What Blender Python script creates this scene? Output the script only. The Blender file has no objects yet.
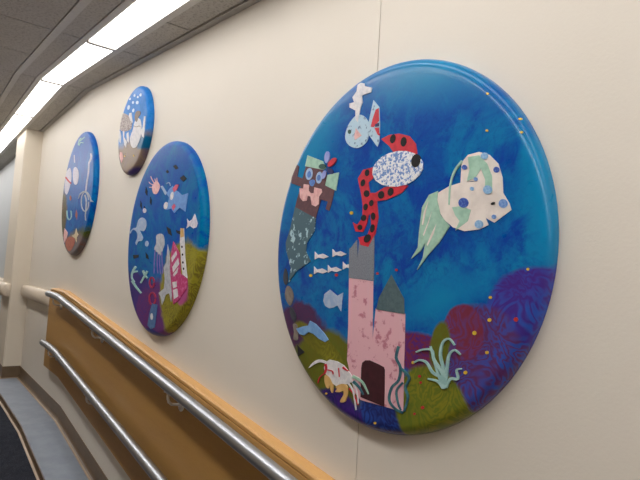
import bpy, bmesh, math, random
from mathutils import Vector, Matrix
random.seed(7)
S = bpy.context.scene
COL = S.collection
Z0 = 1.225            # the carpet of the landing is z = 0; the data below is measured from the eye height
FOLD = -4.36          # where the ramp meets the landing
SL = 0.105            # slope of ramp, ceiling, rails

# ------------------------------------------------------------------ helpers
def lin(c):
    def f(v):
        v /= 255.0
        return v / 12.92 if v <= .04045 else ((v + .055) / 1.055) ** 2.4
    return (f(c[0]), f(c[1]), f(c[2]), 1)

def link(o, parent=None):
    COL.objects.link(o)
    if parent: o.parent = parent
    return o

def obj(name, bm, mat, parent=None, loc=(0, 0, 0), smooth=False):
    bmesh.ops.recalc_face_normals(bm, faces=bm.faces)
    me = bpy.data.meshes.new(name); bm.to_mesh(me); bm.free()
    for m in (mat if isinstance(mat, (list, tuple)) else [mat]): me.materials.append(m)
    if smooth:
        for p in me.polygons: p.use_smooth = True
    o = bpy.data.objects.new(name, me); link(o, parent); o.location = loc
    return o

def empty(name, loc):
    o = bpy.data.objects.new(name, None); link(o); o.location = loc; o.empty_display_size = .1
    return o

def tag(o, label, cat, group=None):
    o['label'] = label; o['category'] = cat
    if group: o['group'] = group
    return o

def struct(name, bm, mat, parent=None, smooth=False):
    o = obj(name, bm, mat, parent, smooth=smooth); o['kind'] = 'structure'
    return o

def box(bm, x0, x1, y0, y1, z0, z1):
    v = [bm.verts.new((x, y, z)) for x in (x0, x1) for y in (y0, y1) for z in (z0, z1)]
    for f in ((0, 1, 3, 2), (4, 6, 7, 5), (0, 4, 5, 1), (2, 3, 7, 6), (0, 2, 6, 4), (1, 5, 7, 3)):
        bm.faces.new([v[i] for i in f])

def sweep(bm, stations, profile):
    """closed profile of (y, z) points carried along stations (x, zbase); square-cut ends"""
    rings = []
    for x, zb in stations:
        rings.append([bm.verts.new((x, y, zb + z)) for y, z in profile])
    n = len(profile)
    for a, b in zip(rings, rings[1:]):
        for i in range(n):
            bm.faces.new((a[i], a[(i + 1) % n], b[(i + 1) % n], b[i]))
    bm.faces.new(rings[0]); bm.faces.new(rings[-1][::-1])

def tube(bm, pts, r, n=16, caps=True):
    pts = [Vector(p) for p in pts]; rings = []
    for i, p in enumerate(pts):
        t = (pts[min(i + 1, len(pts) - 1)] - pts[max(i - 1, 0)]).normalized()
        a = t.cross(Vector((0, 1, 0)))
        if a.length < 1e-3: a = t.cross(Vector((0, 0, 1)))
        a.normalize(); b = t.cross(a).normalized()
        rr = r[i] if isinstance(r, (list, tuple)) else r
        rings.append([bm.verts.new(p + a * rr * math.cos(2 * math.pi * k / n) + b * rr * math.sin(2 * math.pi * k / n)) for k in range(n)])
    for u, v in zip(rings, rings[1:]):
        for k in range(n): bm.faces.new((u[k], u[(k + 1) % n], v[(k + 1) % n], v[k]))
    if caps: bm.faces.new(rings[0]); bm.faces.new(rings[-1][::-1])

def ramp(x, z):      # a height that is level on the landing and falls with the ramp towards +x
    return z + Z0 - (SL * (x - FOLD) if x > FOLD else 0)

# ------------------------------------------------------------------ materials
class NT:
    def __init__(s, name):
        s.m = bpy.data.materials.new(name); s.m.use_nodes = True
        s.t = s.m.node_tree; s.b = s.t.nodes['Principled BSDF']; s.n = s.t.nodes; s.l = s.t.links
    def node(s, typ, **kw):
        n = s.n.new(typ)
        for k, v in kw.items(): setattr(n, k, v)
        return n
    def val(s, sock, v):
        if hasattr(v, 'is_linked'): s.l.new(v, sock)
        else: sock.default_value = v
    def math(s, op, a, b=0.0, clamp=False):
        n = s.node('ShaderNodeMath', operation=op, use_clamp=clamp); s.val(n.inputs[0], a); s.val(n.inputs[1], b); return n.outputs[0]
    def coord(s):
        return s.node('ShaderNodeTexCoord').outputs['Object']
    def noise(s, co, scale, detail=4, rough=.6, dist=0):
        n = s.node('ShaderNodeTexNoise'); s.l.new(co, n.inputs['Vector'])
        n.inputs['Scale'].default_value = scale; n.inputs['Detail'].default_value = detail
        n.inputs['Roughness'].default_value = rough; n.inputs['Distortion'].default_value = dist
        return n.outputs['Fac']
    def mix(s, fac, a, b):
        n = s.node('ShaderNodeMix', data_type='RGBA'); s.val(n.inputs['Factor'], fac)
        s.val(n.inputs[6], a); s.val(n.inputs[7], b); return n.outputs[2]
    def ramp01(s, v, lo, hi):
        n = s.node('ShaderNodeMapRange'); n.clamp = True; s.val(n.inputs[0], v)
        n.inputs[1].default_value = lo; n.inputs[2].default_value = hi; return n.outputs[0]
    def bump(s, h, strength, dist=.002):
        n = s.node('ShaderNodeBump'); n.inputs['Strength'].default_value = strength; n.inputs['Distance'].default_value = dist
        s.l.new(h, n.inputs['Height']); s.l.new(n.outputs[0], s.b.inputs['Normal'])
    def base(s, v): s.val(s.b.inputs['Base Color'], v)
    def rough(s, v): s.val(s.b.inputs['Roughness'], v)

def simple(name, c, c2=None, scale=40, rough=.6, metal=0, bump=0, lo=.4, hi=.6, stretch=None, dist=0, spec=.5, coat=0):
    t = NT(name); co = t.coord()
    if stretch:
        mp = t.node('ShaderNodeMapping'); mp.inputs['Scale'].default_value = stretch; t.l.new(co, mp.inputs[0]); co = mp.outputs[0]
    n = t.noise(co, scale, dist=dist)
    t.base(t.mix(t.ramp01(n, lo, hi), lin(c), lin(c2 or tuple(v * .93 for v in c))))
    t.rough(rough); t.b.inputs['Metallic'].default_value = metal; t.b.inputs['Specular IOR Level'].default_value = spec
    t.b.inputs['Coat Weight'].default_value = coat; t.b.inputs['Coat Roughness'].default_value = .25
    if bump: t.bump(t.noise(co, scale * 2), bump)
    return t.m

M = {}
def wall_mat(name, c, c2):
    t = NT(name); co = t.coord()
    t.base(t.mix(t.ramp01(t.noise(co, 1.3, 3), .3, .7), lin(c), lin(c2)))
    t.rough(.55); t.bump(t.noise(co, 140, 3), .25, .0015); return t.m
M['wall'] = wall_mat('cream_wallcovering', (228, 221, 210), (225, 218, 206))
M['wall_blue'] = wall_mat('daylight_tinted_wall', (200, 204, 206), (194, 199, 202))  # cool cast of daylight from beyond, put into the wall colour
M['wall_tan'] = wall_mat('tan_wallcovering', (176, 160, 140), (170, 154, 135))
M['pilaster'] = wall_mat('pilaster_paint', (226, 216, 199), (221, 211, 194))
def tile_mat():
    t = NT('ceiling_tile'); co = t.coord()
    v = t.ramp01(t.noise(co, 95, 2, .7), .52, .62)
    b = t.mix(t.ramp01(t.noise(co, 2), .3, .7), lin((206, 202, 195)), lin((199, 195, 188)))
    t.base(t.mix(v, b, lin((172, 167, 160)))); t.rough(.9); t.b.inputs['Specular IOR Level'].default_value = .1
    t.bump(t.noise(co, 160, 2, .7), .3, .001); return t.m
M['tile'] = tile_mat()
M['tbar'] = simple('painted_steel_grid', (214, 211, 205), (208, 205, 199), rough=.5)
M['plenum'] = simple('dark_gap', (40, 38, 36), rough=.9)
M['moulding'] = simple('grey_wall_angle', (190, 186, 180), (184, 180, 174), rough=.6)
def carpet():
    t = NT('carpet'); co = t.coord()
    n = t.noise(co, 180, 3, .8); k = t.noise(co, 22, 2)
    t.base(t.mix(t.ramp01(n, .35, .65), lin((30, 32, 40)), t.mix(t.ramp01(k, .4, .6), lin((56, 60, 70)), lin((66, 69, 78)))))
    t.rough(.95); t.b.inputs['Specular IOR Level'].default_value = .1; t.bump(n, .9, .006); return t.m
M['carpet'] = carpet()
M['ledge'] = simple('blue_grey_vinyl', (143, 152, 164), (134, 143, 156), scale=9, rough=.45, bump=.03)
M['base'] = simple('brown_rubber_base', (112, 92, 70), (104, 85, 64), scale=14, rough=.45)
M['baselip'] = simple('tan_rubber_lip', (165, 140, 112), (156, 132, 105), scale=14, rough=.45)
def wood(name, a, b, rough=.4, scale=5):
    t = NT(name); co = t.coord()
    mp = t.node('ShaderNodeMapping'); mp.inputs['Scale'].default_value = (.55, 6, 6); t.l.new(co, mp.inputs[0])
    n = t.noise(mp.outputs[0], scale, 5, .6, .6); f = t.noise(mp.outputs[0], scale * 9, 3)
    t.base(t.mix(t.ramp01(n, .3, .7), lin(a), t.mix(t.ramp01(f, .3, .7), lin(a), lin(b))))
    t.rough(rough); t.b.inputs['Coat Weight'].default_value = .15; t.b.inputs['Coat Roughness'].default_value = .3
    t.bump(f, .05, .001); return t.m
M['panel'] = wood('honey_veneer', (180, 137, 72), (168, 125, 63), .5)
M['cap'] = wood('light_maple', (216, 168, 104), (204, 152, 88), .42)
M['groove'] = simple('dark_groove', (46, 30, 20), rough=.8)
M['steel'] = simple('brushed_steel', (180, 183, 188), (176, 179, 184), scale=2, rough=.38, metal=1)
M['bracket'] = simple('satin_nickel', (222, 220, 216), (212, 210, 206), rough=.35, metal=.2)
M['bumper'] = simple('off_white_vinyl', (222, 208, 190), (214, 201, 183), scale=60, rough=.5, bump=.05)
def emit(name, c, k):
    t = NT(name); t.base(lin(c)); t.b.inputs['Emission Color'].default_value = lin(c); t.b.inputs['Emission Strength'].default_value = k; t.rough(.4); return t.m
M['lamp'] = emit('lit_diffuser', (255, 251, 247), 5.2)
M['lamp_fill'] = emit('added_fill_diffuser', (255, 252, 249), 13.8)  # for the added middle row that lifts the wall brightness

PC = {  # paper / paint colours: (main, second, noise scale, lo, hi, roughness)
 'castle_pink': ((226, 176, 186), (190, 120, 136), 34, .56, .62, .6), 'grey_paper': ((132, 136, 146), (112, 118, 130), 300, .4, .6, .7),
 'slate_paper': ((82, 104, 108), (70, 92, 98), 120, .4, .6, .7), 'maroon_paper': ((66, 22, 34), (56, 18, 30), 60, .4, .6, .5),
 'teal_paint': ((62, 120, 126), (44, 92, 110), 60, .4, .6, .5), 'brown_paper': ((100, 64, 70), (90, 56, 64), 90, .4, .6, .6),
 'mint_paper': ((168, 206, 186), (150, 190, 170), 50, .4, .6, .55), 'tail_print': ((70, 100, 112), (172, 204, 214), 42, .56, .60, .55),
 'pale_blue': ((172, 196, 228), (150, 180, 222), 90, .4, .6, .5), 'mid_blue': ((92, 140, 208), (70, 110, 190), 120, .4, .6, .5),
 'skin_pink': ((232, 186, 184), (216, 160, 160), 60, .45, .6, .55), 'lavender': ((156, 164, 220), (136, 146, 210), 60, .4, .6, .5),
 'red_paper': ((206, 30, 52), (186, 24, 46), 60, .4, .6, .5), 'dark_green': ((30, 80, 72), (26, 68, 62), 60, .4, .6, .5),
 'navy': ((32, 36, 100), (28, 30, 84), 60, .4, .6, .5), 'blue_print': ((178, 206, 224), (92, 112, 150), 80, .58, .64, .55),
 'white_paper': ((226, 224, 226), (208, 208, 214), 70, .45, .6, .55), 'floral_print': ((232, 234, 238), (104, 140, 200), 170, .50, .54, .55),
 'black_felt': ((18, 18, 22), (12, 12, 16), 100, .4, .6, .8), 'crinkle_white': ((236, 226, 218), (222, 212, 204), 24, .4, .6, .5),
 'spot_light': ((124, 170, 214), (150, 188, 222), 160, .45, .55, .5), 'spot_mid': ((96, 138, 204), (128, 164, 216), 160, .45, .55, .5),
 'spot_dark': ((44, 78, 168), (80, 116, 190), 160, .5, .56, .5), 'grey_blue': ((150, 174, 208), (176, 190, 212), 60, .45, .6, .55),
 'dark_leaf': ((58, 62, 74), (44, 48, 60), 60, .4, .6, .6), 'tan_leaf': ((138, 128, 118), (112, 104, 100), 60, .4, .6, .6),
 'light_blue': ((126, 172, 218), (104, 152, 208), 60, .4, .6, .5), 'ochre_paper': ((218, 178, 112), (206, 164, 98), 60, .4, .6, .55),
 'coral_green': ((168, 204, 200), (144, 186, 184), 60, .4, .6, .5), 'yellow_paint': ((226, 190, 60), (210, 170, 50), 60, .4, .6, .4),
 'red_paint': ((190, 44, 40), (170, 36, 40), 60, .4, .6, .4), 'ray_blue': ((106, 156, 218), (92, 140, 208), 60, .4, .6, .5),
 'rose_paper': ((214, 84, 116), (200, 70, 104), 60, .4, .6, .5), 'lilac_white': ((222, 218, 230), (190, 186, 206), 90, .5, .64, .5),
 'pale_grey': ((190, 194, 202), (166, 170, 182), 70, .45, .6, .5), 'violet_paper': ((130, 112, 186), (114, 96, 170), 60, .4, .6, .5),
 'magenta_paper': ((186, 44, 110), (206, 96, 150), 60, .52, .62, .5), 'crimson': ((176, 30, 80), (156, 24, 70), 60, .4, .6, .5),
 'ray_dark': ((76, 116, 168), (64, 100, 150), 60, .4, .6, .5), 'bubble_white': ((214, 230, 246), (196, 216, 240), 60, .4, .6, .4),
 'brown_grey': ((142, 128, 120), (128, 114, 106), 60, .4, .6, .6), 'speckle': ((196, 186, 184), (120, 104, 104), 130, .48, .56, .6),
 'cream_paper': ((222, 206, 172), (206, 188, 150), 60, .4, .6, .5), 'orange_paper': ((180, 104, 84), (160, 88, 72), 60, .4, .6, .5),
}
for k, (a, b, sc, lo, hi, ro) in PC.items():
    M[k] = simple(k, a, b, scale=sc, rough=ro, lo=lo, hi=hi, bump=.5 if k == 'crinkle_white' else .12, coat=.03)

PAINT = {
 'a_purple_dk': (67, 48, 86), 'a_plum': (96, 43, 82), 'a_red': (120, 44, 60), 'a_violet': (70, 37, 129), 'a_navy': (30, 37, 94),
 'a_teal': (0, 128, 180), 'a_violet2': (84, 70, 150), 'a_blue2': (44, 86, 182), 'a_olive': (101, 99, 29), 'a_green': (96, 111, 36), 'a_yellow': (134, 130, 37),
 'b_purple': (72, 51, 129), 'b_navy': (37, 43, 120), 'b_plum': (111, 49, 111), 'b_yellow': (156, 150, 48), 'b_olive': (110, 99, 43), 'b_dkgreen': (82, 82, 37), 'b_pink': (177, 82, 137),
 'c_sand': (142, 123, 96), 'c_gold': (129, 106, 110), 'c_purple': (72, 55, 116), 'c_violet': (53, 43, 106), 'c_teal': (8, 94, 137),
 'd_olive': (65, 79, 37), 'd_green': (103, 108, 48), 'd_grey': (111, 116, 122), 'd_orange': (137, 94, 82),
}

PIECES = [
('A', 'a_tower', 'castle', 'castle_pink', 0, [(-0.0965, -0.0944), (0.0006, -0.1007), (0.0093, -0.2524), (0.0152, -0.1707), (0.1185, -0.1743), (0.1232, -0.2842), (0.1201, -0.237), (0.1271, -0.4057), (0.0641, -0.4069), (-0.0231, -0.4098), (-0.0488, -0.3958), (-0.086, -0.3169), (-0.0887, -0.2232)], 'pink leaf-print paper castle with two towers'),
('A', 'a_tower', 'tower_top', 'grey_paper', 1, [(-0.1008, -0.0186), (-0.0719, 0.0085), (-0.0645, -0.0446), (-0.0616, 0.007), (-0.0388, -0.0028), (-0.0043, 0.027), (0.0024, -0.0993), (-0.0964, -0.0958), (-0.1013, -0.0131)], 'grey paper tower top'),
('A', 'a_tower', 'roof', 'slate_paper', 1, [(0.0657, -0.0823), (0.112, -0.1386), (0.1161, -0.1751), (0.0181, -0.1724), (0.0251, -0.1425)], 'slate green pointed roof'),
('A', 'a_tower', 'doorway', 'maroon_paper', 1, [(-0.0237, -0.4022), (-0.0268, -0.327), (-0.024, -0.3136), (-0.0121, -0.306), (0.0038, -0.3035), (0.0392, -0.3085), (0.0555, -0.312), (0.0595, -0.3187), (0.0641, -0.4069)], 'dark maroon arched doorway'),
('A', 'a_tower', 'seaweed', 'teal_paint', 2, [(0.0988, -0.2539), (0.0972, -0.2591), (0.0946, -0.2667), (0.0925, -0.2752), (0.0923, -0.2832), (0.0956, -0.2897), (0.1007, -0.295), (0.1054, -0.2997), (0.1082, -0.3049), (0.1089, -0.3115), (0.1086, -0.3192), (0.1071, -0.3269), (0.1047, -0.3336), (0.1008, -0.3387), (0.0949, -0.3435), (0.0882, -0.3489), (0.0828, -0.3557), (0.0791, -0.3637), (0.0765, -0.3726), (0.0752, -0.3814), (0.0762, -0.389), (0.0802, -0.3951), (0.0863, -0.3998), (0.0933, -0.4035), (0.1001, -0.4063), (0.1072, -0.4081), (0.1149, -0.409), (0.1215, -0.4093), (0.126, -0.4095), (0.1072, -0.2546), (0.1055, -0.2598), (0.103, -0.2671), (0.101, -0.2749), (0.1007, -0.2814), (0.1032, -0.2862), (0.1077, -0.2909), (0.1128, -0.2962), (0.1161, -0.3026), (0.117, -0.3103), (0.1166, -0.3186), (0.115, -0.327), (0.112, -0.3348), (0.1069, -0.3414), (0.1003, -0.3468), (0.0943, -0.3517), (0.09, -0.357), (0.0868, -0.364), (0.0843, -0.3722), (0.0831, -0.3801), (0.0838, -0.3864), (0.0869, -0.3911), (0.0921, -0.3952), (0.0984, -0.3985), (0.1045, -0.4011), (0.1106, -0.4028), (0.1174, -0.4036), (0.1238, -0.4039), (0.1283, -0.4042)], None, 'strip'),
('A', 'a_tower', 'seaweed', 'teal_paint', 3, [(0.1141, -0.3083), (0.1196, -0.311), (0.1275, -0.3147), (0.1348, -0.319), (0.1386, -0.3232), (0.1381, -0.3278), (0.1347, -0.3339), (0.1305, -0.3408), (0.1283, -0.3479), (0.1299, -0.354), (0.1334, -0.359), (0.1366, -0.3638), (0.138, -0.3694), (0.1368, -0.3775), (0.1339, -0.3873), (0.1307, -0.3966), (0.1285, -0.4031), (0.1188, -0.3037), (0.1242, -0.3065), (0.1322, -0.3104), (0.14, -0.3153), (0.1449, -0.3211), (0.1442, -0.3281), (0.1404, -0.335), (0.1363, -0.3415), (0.1344, -0.3471), (0.1356, -0.3518), (0.1387, -0.3564), (0.142, -0.3618), (0.1435, -0.3684), (0.1421, -0.3772), (0.139, -0.3873), (0.1357, -0.3966), (0.1334, -0.4031)], None, 'strip'),
('A', 'a_tower', 'seaweed', 'teal_paint', 3, [(0.1204, -0.3364), (0.1165, -0.3403), (0.1105, -0.346), (0.1045, -0.3529), (0.1008, -0.3602), (0.1006, -0.3677), (0.1025, -0.3756), (0.1053, -0.3831), (0.108, -0.3893), (0.1108, -0.3943), (0.1141, -0.3983), (0.1171, -0.4014), (0.1192, -0.4036), (0.1248, -0.3385), (0.1207, -0.3424), (0.1148, -0.3479), (0.1093, -0.3541), (0.1062, -0.3601), (0.106, -0.3665), (0.1076, -0.374), (0.1102, -0.3812), (0.1128, -0.3873), (0.1153, -0.392), (0.1183, -0.3959), (0.1211, -0.399), (0.1231, -0.4012)], None, 'strip'),
('A', 'a_mer', 'mermaid', 'brown_paper', 1, [(-0.331, 0.2458), (-0.2522, 0.2253), (-0.2227, 0.2131), (-0.2269, 0.1734), (-0.1823, 0.1566), (-0.1889, 0.1278), (-0.2, 0.0967), (-0.2179, 0.1028), (-0.2088, 0.1245), (-0.2433, 0.1331), (-0.2643, 0.0779), (-0.3765, 0.1186), (-0.3676, 0.1473), (-0.3514, 0.1832), (-0.407, 0.1997), (-0.411, 0.2193), (-0.3823, 0.2579), (-0.3694, 0.2497), (-0.3752, 0.218), (-0.345, 0.2081)], 'brown paper mermaid torso with raised arms'),
('A', 'a_mer', 'hair', 'mint_paper', 2, [(-0.3257, 0.2795), (-0.2447, 0.2498), (-0.2279, 0.2263), (-0.2421, 0.223), (-0.3355, 0.2463)], 'mint green paper hair'),
('A', 'a_mer', 'hair', 'mint_paper', 2, [(-0.2179, 0.205), (-0.1654, 0.2061), (-0.1743, 0.1535), (-0.2262, 0.1743)], 'mint green paper hair'),
('A', 'a_mer', 'tail', 'tail_print', 2, [(-0.3767, 0.1202), (-0.2626, 0.0779), (-0.2671, 0.0388), (-0.3018, 0.0038), (-0.3043, -0.0216), (-0.2769, -0.0519), (-0.3482, -0.084), (-0.3855, -0.1207), (-0.3795, -0.0746), (-0.4114, -0.0172), (-0.4168, 0.0055), (-0.3952, 0.0551)], 'grey green tail with pale leaf print'),
('A', 'a_mer', 'eye', 'pale_blue', 2, [(-0.2924, 0.2148), (-0.2926, 0.2212), (-0.2951, 0.2274), (-0.2994, 0.2325), (-0.305, 0.2359), (-0.3114, 0.2372), (-0.3178, 0.2363), (-0.3233, 0.2332), (-0.3273, 0.2283), (-0.3293, 0.2222), (-0.329, 0.2156), (-0.3265, 0.2094), (-0.3221, 0.2043), (-0.3164, 0.2009), (-0.3099, 0.1997), (-0.3036, 0.2007), (-0.2982, 0.2039), (-0.2943, 0.2087)], None),
('A', 'a_mer', 'eye', 'pale_blue', 2, [(-0.2423, 0.1979), (-0.2425, 0.2041), (-0.2445, 0.2101), (-0.2481, 0.2149), (-0.253, 0.2181), (-0.2585, 0.2192), (-0.2639, 0.2181), (-0.2687, 0.215), (-0.2723, 0.2101), (-0.2741, 0.2042), (-0.2739, 0.1978), (-0.2719, 0.1918), (-0.2681, 0.187), (-0.2632, 0.1839), (-0.2577, 0.1828), (-0.2522, 0.184), (-0.2475, 0.1871), (-0.2441, 0.192)], None),
('A', 'a_mer', 'pupil', 'mid_blue', 3, [(-0.3, 0.2148), (-0.3001, 0.2184), (-0.3014, 0.2218), (-0.3036, 0.2246), (-0.3066, 0.2265), (-0.31, 0.2272), (-0.3133, 0.2266), (-0.3162, 0.2248), (-0.3183, 0.2221), (-0.3194, 0.2187), (-0.3192, 0.2151), (-0.318, 0.2117), (-0.3157, 0.2089), (-0.3127, 0.207), (-0.3093, 0.2064), (-0.306, 0.207), (-0.3032, 0.2087), (-0.3011, 0.2115)], None),
('A', 'a_mer', 'pupil', 'mid_blue', 3, [(-0.2505, 0.1989), (-0.2506, 0.2021), (-0.2517, 0.2051), (-0.2537, 0.2075), (-0.2562, 0.2091), (-0.2591, 0.2097), (-0.262, 0.2092), (-0.2645, 0.2076), (-0.2663, 0.2052), (-0.2672, 0.2022), (-0.2672, 0.199), (-0.2661, 0.1961), (-0.2641, 0.1936), (-0.2615, 0.192), (-0.2586, 0.1915), (-0.2557, 0.192), (-0.2533, 0.1936), (-0.2515, 0.196)], None),
('A', 'a_mer', 'nose', 'mid_blue', 2, [(-0.3082, 0.1936), (-0.3046, 0.1966), (-0.2979, 0.1985), (-0.2915, 0.1991), (-0.2858, 0.1979), (-0.2804, 0.1954), (-0.2773, 0.1923), (-0.2774, 0.1884), (-0.2797, 0.1839), (-0.2828, 0.1806), (-0.2868, 0.1786), (-0.2916, 0.1778), (-0.2963, 0.1788), (-0.3014, 0.1828), (-0.3064, 0.1887)], None),
('A', 'a_mer', 'top', 'skin_pink', 2, [(-0.3359, 0.1896), (-0.3072, 0.1841), (-0.3071, 0.1658), (-0.2958, 0.157), (-0.2804, 0.1556), (-0.2788, 0.1735), (-0.2423, 0.1648), (-0.2388, 0.1544), (-0.2525, 0.143), (-0.2519, 0.1202), (-0.2678, 0.1137), (-0.287, 0.1202), (-0.2965, 0.1467), (-0.3107, 0.1505), (-0.3153, 0.1352), (-0.3356, 0.1352), (-0.3523, 0.1487), (-0.3581, 0.1786), (-0.3371, 0.1755)], 'pink paper bikini top'),
('A', 'a_mer', 'bow_petal', 'lavender', 4, [(-0.2132, 0.2564), (-0.2136, 0.2626), (-0.2153, 0.2684), (-0.2181, 0.273), (-0.2217, 0.2759), (-0.2257, 0.2767), (-0.2295, 0.2754), (-0.2327, 0.272), (-0.235, 0.2669), (-0.236, 0.2609), (-0.2355, 0.2546), (-0.2338, 0.2487), (-0.2309, 0.2441), (-0.2273, 0.2413), (-0.2234, 0.2405), (-0.2196, 0.242), (-0.2164, 0.2454), (-0.2142, 0.2504)], None),
('A', 'a_mer', 'bow_petal', 'red_paper', 4, [(-0.1899, 0.2338), (-0.1848, 0.2377), (-0.1814, 0.2418), (-0.1801, 0.2458), (-0.1811, 0.249), (-0.1843, 0.2512), (-0.1892, 0.252), (-0.1954, 0.2514), (-0.2021, 0.2494), (-0.2084, 0.2463), (-0.2137, 0.2424), (-0.2172, 0.2382), (-0.2185, 0.2342), (-0.2174, 0.2309), (-0.2142, 0.2287), (-0.2091, 0.2279), (-0.2028, 0.2286), (-0.1962, 0.2306)], None),
('A', 'a_mer', 'bow_petal', 'dark_green', 4, [(-0.2288, 0.2332), (-0.2307, 0.2359), (-0.2343, 0.2383), (-0.2392, 0.2402), (-0.2448, 0.2412), (-0.2504, 0.2414), (-0.2554, 0.2405), (-0.2591, 0.2389), (-0.261, 0.2365), (-0.261, 0.2338), (-0.259, 0.2311), (-0.2553, 0.2287), (-0.2503, 0.2268), (-0.2447, 0.2258), (-0.2392, 0.2257), (-0.2343, 0.2266), (-0.2307, 0.2282), (-0.2288, 0.2305)], None),
('A', 'a_mer', 'bow_petal', 'navy', 4, [(-0.1907, 0.2057), (-0.1893, 0.2077), (-0.1897, 0.2106), (-0.1919, 0.2139), (-0.1957, 0.2173), (-0.2005, 0.2203), (-0.2058, 0.2227), (-0.2111, 0.224), (-0.2156, 0.2242), (-0.2187, 0.2232), (-0.2202, 0.2211), (-0.2197, 0.2182), (-0.2174, 0.2148), (-0.2136, 0.2114), (-0.2087, 0.2084), (-0.2033, 0.2061), (-0.1981, 0.2048), (-0.1937, 0.2046)], None),
('A', 'a_mer', 'bow_petal', 'lavender', 4, [(-0.2253, 0.2044), (-0.2244, 0.2087), (-0.2247, 0.2128), (-0.226, 0.2161), (-0.2284, 0.2184), (-0.2314, 0.2193), (-0.2348, 0.2187), (-0.2381, 0.2166), (-0.241, 0.2134), (-0.243, 0.2093), (-0.2439, 0.205), (-0.2437, 0.2009), (-0.2423, 0.1975), (-0.2399, 0.1953), (-0.2368, 0.1944), (-0.2334, 0.1951), (-0.2301, 0.1972), (-0.2273, 0.2004)], None),
('A', 'a_puff', 'round_fish', 'blue_print', 1, [(-0.1041, 0.3605), (-0.0974, 0.3611), (-0.0902, 0.3604), (-0.0829, 0.3585), (-0.0755, 0.355), (-0.0681, 0.3503), (-0.0613, 0.3446), (-0.0553, 0.338), (-0.05, 0.3306), (-0.0463, 0.323), (-0.0448, 0.3153), (-0.0449, 0.3075), (-0.0458, 0.2998), (-0.047, 0.292), (-0.049, 0.2843), (-0.0528, 0.2778), (-0.059, 0.2729), (-0.067, 0.2691), (-0.0756, 0.2667), (-0.0845, 0.2657), (-0.0939, 0.2662), (-0.1036, 0.2683), (-0.114, 0.2722), (-0.1248, 0.2777), (-0.1336, 0.2842), (-0.1401, 0.2914), (-0.1446, 0.2996), (-0.1467, 0.3082), (-0.1457, 0.3176), (-0.1423, 0.3274), (-0.138, 0.3359), (-0.133, 0.3424), (-0.1271, 0.3476), (-0.1212, 0.352), (-0.1157, 0.3558), (-0.1101, 0.3587)], 'pale blue printed paper fish'),
('A', 'a_puff', 'tail', 'blue_print', 1, [(-0.0348, 0.3892), (-0.0102, 0.3638), (-0.0047, 0.315), (-0.0033, 0.2695), (-0.0099, 0.2562), (-0.026, 0.2734), (-0.0512, 0.3007), (-0.0591, 0.3162), (-0.05, 0.3284)], None),
('A', 'a_puff', 'tail_stripe', 'red_paper', 2, [(-0.0113, 0.3618), (-0.0075, 0.3269), (-0.0183, 0.3176), (-0.029, 0.3128), (-0.0391, 0.3161), (-0.0339, 0.3344), (-0.0228, 0.3597)], 'red paper tail patch'),
('A', 'a_puff', 'tail_stripe', 'red_paper', 2, [(-0.0243, 0.3105), (-0.006, 0.3071), (-0.0032, 0.2853), (-0.0098, 0.2887)], 'red paper tail patch'),
('A', 'a_puff', 'tail_stripe', 'navy', 3, [(-0.023, 0.3194), (-0.0071, 0.3209), (-0.0064, 0.3117), (-0.0206, 0.3125)], None),
('A', 'a_puff', 'patch', 'skin_pink', 2, [(-0.1011, 0.3241), (-0.0747, 0.2979), (-0.1018, 0.2899), (-0.1063, 0.3011)], None),
('A', 'a_puff', 'eye', 'dark_green', 2, [(-0.1205, 0.3171), (-0.1211, 0.3193), (-0.1225, 0.3215), (-0.1246, 0.3233), (-0.1271, 0.3245), (-0.1296, 0.325), (-0.132, 0.3246), (-0.1338, 0.3236), (-0.1349, 0.3219), (-0.1352, 0.3198), (-0.1346, 0.3175), (-0.1331, 0.3154), (-0.131, 0.3136), (-0.1286, 0.3124), (-0.126, 0.3119), (-0.1237, 0.3122), (-0.1218, 0.3133), (-0.1207, 0.315)], None),
('A', 'a_spout', 'spout', 'white_paper', 2, [(-0.1043, 0.4496), (-0.0918, 0.4522), (-0.0761, 0.4462), (-0.0741, 0.4381), (-0.0435, 0.4257), (-0.0466, 0.4138), (-0.0736, 0.4142), (-0.0839, 0.4134), (-0.0788, 0.3932), (-0.0861, 0.3805), (-0.0902, 0.3624), (-0.0939, 0.3393), (-0.1045, 0.3486), (-0.1067, 0.3755), (-0.1339, 0.3906), (-0.1349, 0.4025), (-0.1146, 0.4013), (-0.1231, 0.4178), (-0.1063, 0.4308)], 'wavy white paper spout above the fish'),
('A', 'a_red', 'red_fish', 'red_paper', 1, [(-0.0233, 0.2025), (-0.0618, 0.2006), (-0.0816, 0.1785), (-0.0635, 0.1316), (-0.0549, 0.1001), (-0.0543, 0.068), (-0.0732, 0.0497), (-0.0925, 0.0575), (-0.0789, 0.032), (-0.0483, 0.0297), (-0.0369, 0.0482), (-0.03, 0.0734), (-0.0235, 0.0778), (-0.0173, 0.0474), (-0.0307, 0.0198), (-0.0663, 0.0153), (-0.0555, -0.0053), (-0.0244, -0.011), (-0.0002, 0.0236), (0.0079, 0.066), (-0.001, 0.1096), (0.0361, 0.1106), (0.088, 0.1235), (0.1081, 0.1399), (0.0604, 0.1466), (0.0246, 0.1437), (-0.0074, 0.1321), (-0.0298, 0.1341), (-0.0379, 0.1634), (-0.021, 0.1725)], 'red paper tail of the spotted fish'),
('A', 'a_red', 'fin', 'red_paper', 1, [(0.0029, 0.275), (0.0331, 0.2811), (0.0691, 0.2779), (0.1043, 0.2653), (0.1264, 0.2426), (0.1337, 0.2165), (0.1075, 0.2141), (0.0548, 0.2283), (0.0353, 0.251)], 'red paper fin on the back'),
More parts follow.
